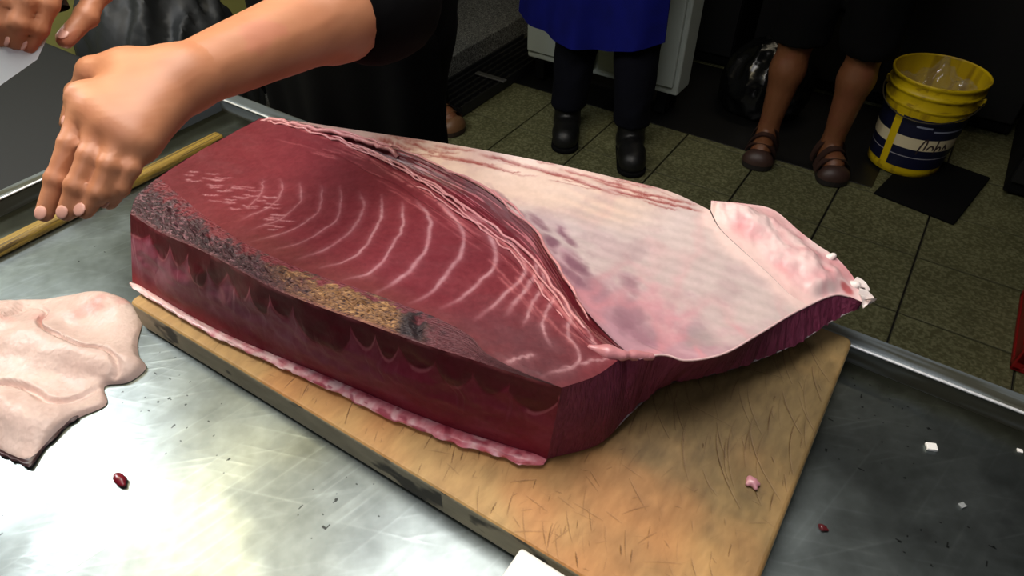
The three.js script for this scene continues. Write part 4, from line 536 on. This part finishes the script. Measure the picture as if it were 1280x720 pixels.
{
  const scrap = (name, label, cat, p, r, col, seedv, o = {}) => { seed = seedv; const B = []; for (let k = 0; k < 4; k++) B.push(bone([p[0] + (rnd() - 0.5) * r * 1.4, p[1] + r * 0.35, p[2] + (rnd() - 0.5) * r * 0.7], [p[0] + (rnd() - 0.5) * r * 2, p[1] + r * 0.3, p[2] + (rnd() - 0.5) * r], r * 0.42, r * 0.24)); const f = field(B, r * 0.3); const m = mesh(name, nets((x, y, z) => Math.max(f(x, y, z), p[1] - y), bounds(B, r * 0.2), r * 0.12), phys(col, 0.35, { clearcoat: 0.3, ...o })); tag(m, label, cat); return m; };
  scrap('meat_scrap', 'small dark red scrap of meat on the bright steel', 'meat scrap', [-0.597, T, -0.098], 0.011, 0x7a1626, 3);
  scrap('meat_scrap', 'pale pink scrap lying on the right part of the cutting board', 'meat scrap', [0.0, BT, -0.453], 0.009, 0xb8808a, 8);
  scrap('meat_scrap', 'tiny dark red smear of meat on the steel right of the board', 'meat scrap', [0.082, T, -0.479], 0.006, 0x5c2024, 15);
  const chip = (p, s, a, label, col) => { const g = box(s, s * 0.35, s * 0.85, 0, s * 0.175, 0, s * 0.08, 2); g.rotateY(a); g.translate(p[0], T + 0.0002, p[2]); tag(mesh('fat_chip', g, std(col, 0.5)), label, 'fat scrap'); };
  chip([0.161, T, -0.655], 0.012, 0.4, 'bright white square chip of fat on the dark steel right of the board', 0xf4f2ee);
  chip([0.202, T, -0.592], 0.007, 0.9, 'dull grey chip on the dark steel nearer than the white chip', 0x8b8f90);
  chip([0.249, T, -0.708], 0.006, 0.2, 'small white chip on the steel at the right edge of the photo', 0xf0eeea);
  const g = box(0.3, 0.078, 0.26, -0.153 + 0.15, T + 0.039, -0.246 + 0.13, 0.012, 4); const t = thing('plastic_container', 'white plastic container with rounded corners at the near edge of the table', 'container');
  mesh('tub', g, M.white, t); mesh('lid', box(0.304, 0.008, 0.264, -0.003, T + 0.081, -0.116, 0.004, 2), M.white, t);
}
// ---------------------------------------------------------------- things on the floor
{ // bucket
  const t = thing('bucket', 'yellow plastic bucket with dark blue and cream label bands and a clear bag inside', 'bucket', [0.02, 0.0125, -2.86], -0.1);
  const y = phys(0xffffff, 0.4, { ...texFrom(256, 128, (u, v) => { const n = fbm(u * 14, v * 8, 4), s = sm(0.58, 0.74, fbm(u * 30, v * 20, 3, 4)); return mix3([206, 176, 14], [140, 110, 24], s * 0.6 + (n - 0.5) * 0.5).concat(n); }, { bump: 0.0006 }) });
  const R = (h) => lerp(0.134, 0.16, h / 0.37);
  const prof = [[0.001, 0.004], [0.125, 0.004], [0.134, 0.0], [R(0.02), 0.02], [R(0.27), 0.27], [R(0.27) + 0.007, 0.275], [R(0.285) + 0.008, 0.285], [R(0.29), 0.292], [R(0.32), 0.32], [R(0.32) + 0.009, 0.325], [R(0.335) + 0.009, 0.335], [R(0.34), 0.34], [R(0.36), 0.36], [0.168, 0.366], [0.169, 0.376], [0.164, 0.378], [0.157, 0.372], [0.13, 0.012], [0.001, 0.012]].map(([a, b]) => new THREE.Vector2(a, b));
  mesh('pail', new THREE.LatheGeometry(prof, 56), y, t);
  // printed label wrapped round the side: blue, cream with a scrawled word, blue, split by yellow strips
  const cv = document.createElement('canvas'); cv.width = 1024; cv.height = 220; const c = cv.getContext('2d');
  c.fillStyle = '#111430'; c.fillRect(0, 0, 1024, 220); c.fillStyle = '#d9cba6'; c.fillRect(0, 82, 1024, 50); c.fillStyle = '#9a98a0'; c.fillRect(0, 166, 1024, 4);
  c.fillStyle = '#d8b80c'; for (const x of [40, 552]) c.fillRect(x, 0, 34, 220);
  c.strokeStyle = '#3a2c2c'; c.lineWidth = 7; for (const x of [176, 688]) { c.beginPath(); c.moveTo(x, 150); c.bezierCurveTo(x + 10, 60, x + 34, 60, x + 22, 128); c.moveTo(x + 34, 126); c.bezierCurveTo(x + 40, 100, x + 58, 100, x + 60, 126); c.moveTo(x + 70, 80); c.lineTo(x + 70, 128); c.bezierCurveTo(x + 76, 104, x + 92, 104, x + 92, 128); c.moveTo(x + 104, 128); c.lineTo(x + 108, 106); c.lineTo(x + 124, 126); c.stroke(); c.fillStyle = '#8e94a8'; c.fillRect(x - 40, 26, 60, 8); c.fillRect(x + 30, 40, 130, 6); }
  const ct = new THREE.CanvasTexture(cv); ct.colorSpace = THREE.SRGBColorSpace;
  mesh('label', surface(96, 2, (s, q) => { const a = s * Math.PI * 2, h = lerp(0.035, 0.245, q), r = R(h) + 0.0012; return [Math.sin(a) * r, h, Math.cos(a) * r]; }, (p, s, q) => [(s + 0.62) % 1.0001, q]), std(0xffffff, 0.45, { map: ct }), t, 'blue and cream printed label');
  for (const s of [-1, 1]) mesh('handle_lug', box(0.024, 0.03, 0.014, s * (R(0.3) + 0.008), 0.305, 0, 0.004), y, t);
  const hd = []; for (let k = 0; k <= 20; k++) { const a = Math.PI * k / 20; hd.push([Math.cos(a) * 0.172, 0.305 - Math.sin(a) * 0.06, Math.sin(a) * 0.175]); } mesh('handle', tube(hd, 0.003, 50, 6), std(0x4a4334, 0.5, { metalness: 0.6 }), t);
  // crumpled clear bag
  const bag = phys(0xffffff, 0.08, { transmission: 0.94, thickness: 0, ior: 1.4, side: THREE.DoubleSide, specularIntensity: 1 });
  const bg = surface(120, 50, (s, q) => { const a = s * Math.PI * 2, cs = [Math.cos(a), Math.sin(a)], r = lerp(0.149, 0.004, q), X = cs[0] * r, Z = cs[1] * r, n = fbm(X * 16 + 5, Z * 16 + 5, 3), n2 = Math.abs(fbm(X * 26 + 9, Z * 26, 3, 4) - 0.5) * 2; return [X, 0.285 + n * 0.06 - n2 * 0.035 + 0.085 * sm(0.085, 0.0, Math.hypot(X + 0.0, Z + 0.085)) * (0.5 + n) + 0.05 * sm(0.06, 0, Math.hypot(X - 0.09, Z + 0.03)), Z - 0.02 * sm(0.085, 0, Math.hypot(X, Z + 0.085))]; });
  const b = mesh('plastic_bag', bg.translate(0.02, 0.013, -2.86), bag); tag(b, 'crumpled clear plastic bag sticking out of the yellow bucket', 'plastic bag');
}
{
  const g = box(0.29, 0.012, 0.42, 0, 0.006, 0, 0.004); g.rotateY(-0.18); g.translate(0.155, 0, -2.73); tag(mesh('rubber_mat', g, M.black), 'small black rubber mat under the yellow bucket', 'mat');
  tag(mesh('rubber_mat', box(1.68, 0.003, 0.72, -0.88, 0.0018, -2.95, 0.001), std(0x0d0d0e, 0.45)), 'long black rubber floor mat along the foot of the cabinets', 'mat');
}
{ // pale cabinet behind the blue apron, dark cabinets to the right
  const t = thing('storage_cabinet', 'pale grey-white cabinet on short legs behind the blue apron', 'cabinet'), cm = std(0xb9c2bb, 0.5);
  mesh('carcass', box(0.78, 1.5, 0.14, -1.30, 0.86, -2.745, 0.01), cm, t);
  for (const [x, w] of [[-1.5, 0.36], [-1.115, 0.37]]) { const d = mesh('door', box(w, 1.42, 0.022, x, 0.86, -2.665, 0.006), cm, t); mesh('handle', box(0.012, 0.14, 0.02, x + (x < -1.3 ? 0.13 : -0.13), 0.95, -2.645, 0.004), std(0x888888, 0.3, { metalness: 0.8 }), d); }
  for (const x of [-1.62, -0.98]) for (const z of [-2.70, -2.79]) mesh('leg', box(0.05, 0.1, 0.05, x, 0.064, z, 0.004), M.black, t);
  const k = (x, w, label, dz = 0) => { const q = thing('dark_cabinet', label, 'cabinet'); q.position.z = dz; mesh('carcass', box(w, 1.9, 0.6, x, 0.965, -3.62, 0.01), M.black, q); for (const s of [-1, 1]) { const d = mesh('door', box(w / 2 - 0.012, 1.8, 0.02, x + s * w / 4, 0.97, -3.308, 0.005), std(0x0e0e10, 0.5), q); mesh('handle', box(0.012, 0.16, 0.02, x + s * 0.05, 1.0, -3.288, 0.004), std(0x333336, 0.35, { metalness: 0.8 }), d); } };
  k(-0.22, 1.16, 'tall black cabinet behind the bare-legged bystander and the bucket'); k(0.83, 0.9, 'tall black cabinet right of the yellow bucket', 0.5); k(-1.38, 1.0, 'tall black cabinet behind the pale cabinet');
}
{ // black slotted grating by the granite step
  const t = thing('drain_grating', 'black plastic slotted grating lying beside the granite step', 'grating', [-1.825, 0, -2.59], 0.0), m = std(0x131315, 0.55);
  for (let k = 0; k <= 6; k++) mesh('long_bar', box(0.012, 0.05, 0.86, -0.11 + k * 0.037, 0.03, 0, 0.003), m, t);
  for (let k = 0; k <= 14; k++) mesh('cross_bar', box(0.234, 0.03, 0.012, 0, 0.025, -0.42 + k * 0.06, 0.003), m, t);
  tag(mesh('metal_strip', box(0.17, 0.01, 0.03, -1.77, 0.0605, -2.475, 0.004).rotateY(0), std(0x77777a, 0.4, { metalness: 0.7 })), 'short grey metal strip lying across the black grating', 'metal strip');
}
function bagBlob(c, rx, ry, rz, s, y0) { return nets((x, y, z) => { const px = (x - c[0]) / rx, py = (y - c[1]) / ry, pz = (z - c[2]) / rz, l = Math.sqrt(px * px + py * py + pz * pz) || 1e-6, a = Math.atan2(pz, px); const w = Math.abs(fbm(px / l * 3 + s, pz / l * 3 + py / l * 2 + s, 3, s) - 0.5) * 0.5 + fbm(px * 3, pz * 3 + py * 4, 3, s + 3) * 0.16; return Math.max((l - 1 + w - 0.1) * Math.min(rx, ry, rz), (y0 ?? 0.004) - y); }, [[c[0] - rx * 1.2, -0.01, c[2] - rz * 1.2], [c[0] + rx * 1.2, c[1] + ry * 1.2, c[2] + rz * 1.2]], 0.014); }
{
  const bagm = phys(0x0c0d0f, 0.25, {});
  tag(mesh('bin_bag', bagBlob([-0.62, 0.125, -2.98], 0.2, 0.2, 0.17, 4), bagm), 'small shiny black bin bag behind the left sandal', 'bin bag');
  tag(mesh('bin_bag', bagBlob([-2.10, 0.42, -1.12], 0.27, 0.50, 0.26, 9), phys(0x1c1f21, 0.6)), 'large dark grey bin bag standing beyond the left end of the table', 'bin bag');
  const t = thing('plastic_bin', 'large black lidded plastic bin beyond the left rim of the table', 'bin'); mesh('tub', box(0.76, 0.66, 0.86, -1.72, 0.33, -0.34, 0.03, 3), M.charcoal, t); mesh('lid', box(0.82, 0.07, 0.92, -1.72, 0.695, -0.34, 0.025, 3), M.charcoal, t);
}
{ // red crate at the right edge
  const t = thing('plastic_crate', 'red plastic crate standing on the floor at the right edge of the photo', 'crate', [0.74, 0, -2.02], 0.0), m = std(0x8e0f12, 0.45);
  mesh('base', box(0.5, 0.02, 0.38, 0, 0.011, 0, 0.006), m, t);
  for (const [w, d, x, z] of [[0.5, 0.016, 0, 0.182], [0.5, 0.016, 0, -0.182], [0.016, 0.35, 0.242, 0], [0.016, 0.35, -0.242, 0]]) for (let k = 0; k < 4; k++) mesh('slat', box(w, 0.05, d, x, 0.055 + k * 0.07, z, 0.005), m, t);
  for (const x of [-1, 1]) for (const z of [-1, 1]) mesh('corner_post', box(0.03, 0.3, 0.03, x * 0.235, 0.152, z * 0.175, 0.006), m, t);
}

// ---------------------------------------------------------------- lamps
for (const L of [...LAMPS, FILL, FLOORLAMP]) {
  const o = thing('ceiling_lamp', L.label, 'lamp', L.p, L.turn);  // FILL shares this name but is an added helper light
  const body = mesh('housing', mergeGeometries([box(L.w + 0.04, 0.03, L.l + 0.04, 0, 0.03, 0, 0.006)]), M.white, o);
  mesh('diffuser', box(L.w, 0.012, L.l, 0, 0.012, 0, 0.003), std(0xffffff, 0.4, { emissive: L.c, emissiveIntensity: 2.0 }), o);
  mesh('hanging_rod', new THREE.CylinderGeometry(0.006, 0.006, 2.9 - L.p[1] - 0.045, 8).translate(0, (2.9 - L.p[1] + 0.045) / 2, 0), M.black, o);
  const l = new THREE.RectAreaLight(L.c, L.i, L.w, L.l); l.position.set(0, 0.002, 0); l.rotation.x = -Math.PI / 2; l.castShadow = true; o.add(l);
}

renderer.render(scene, camera);
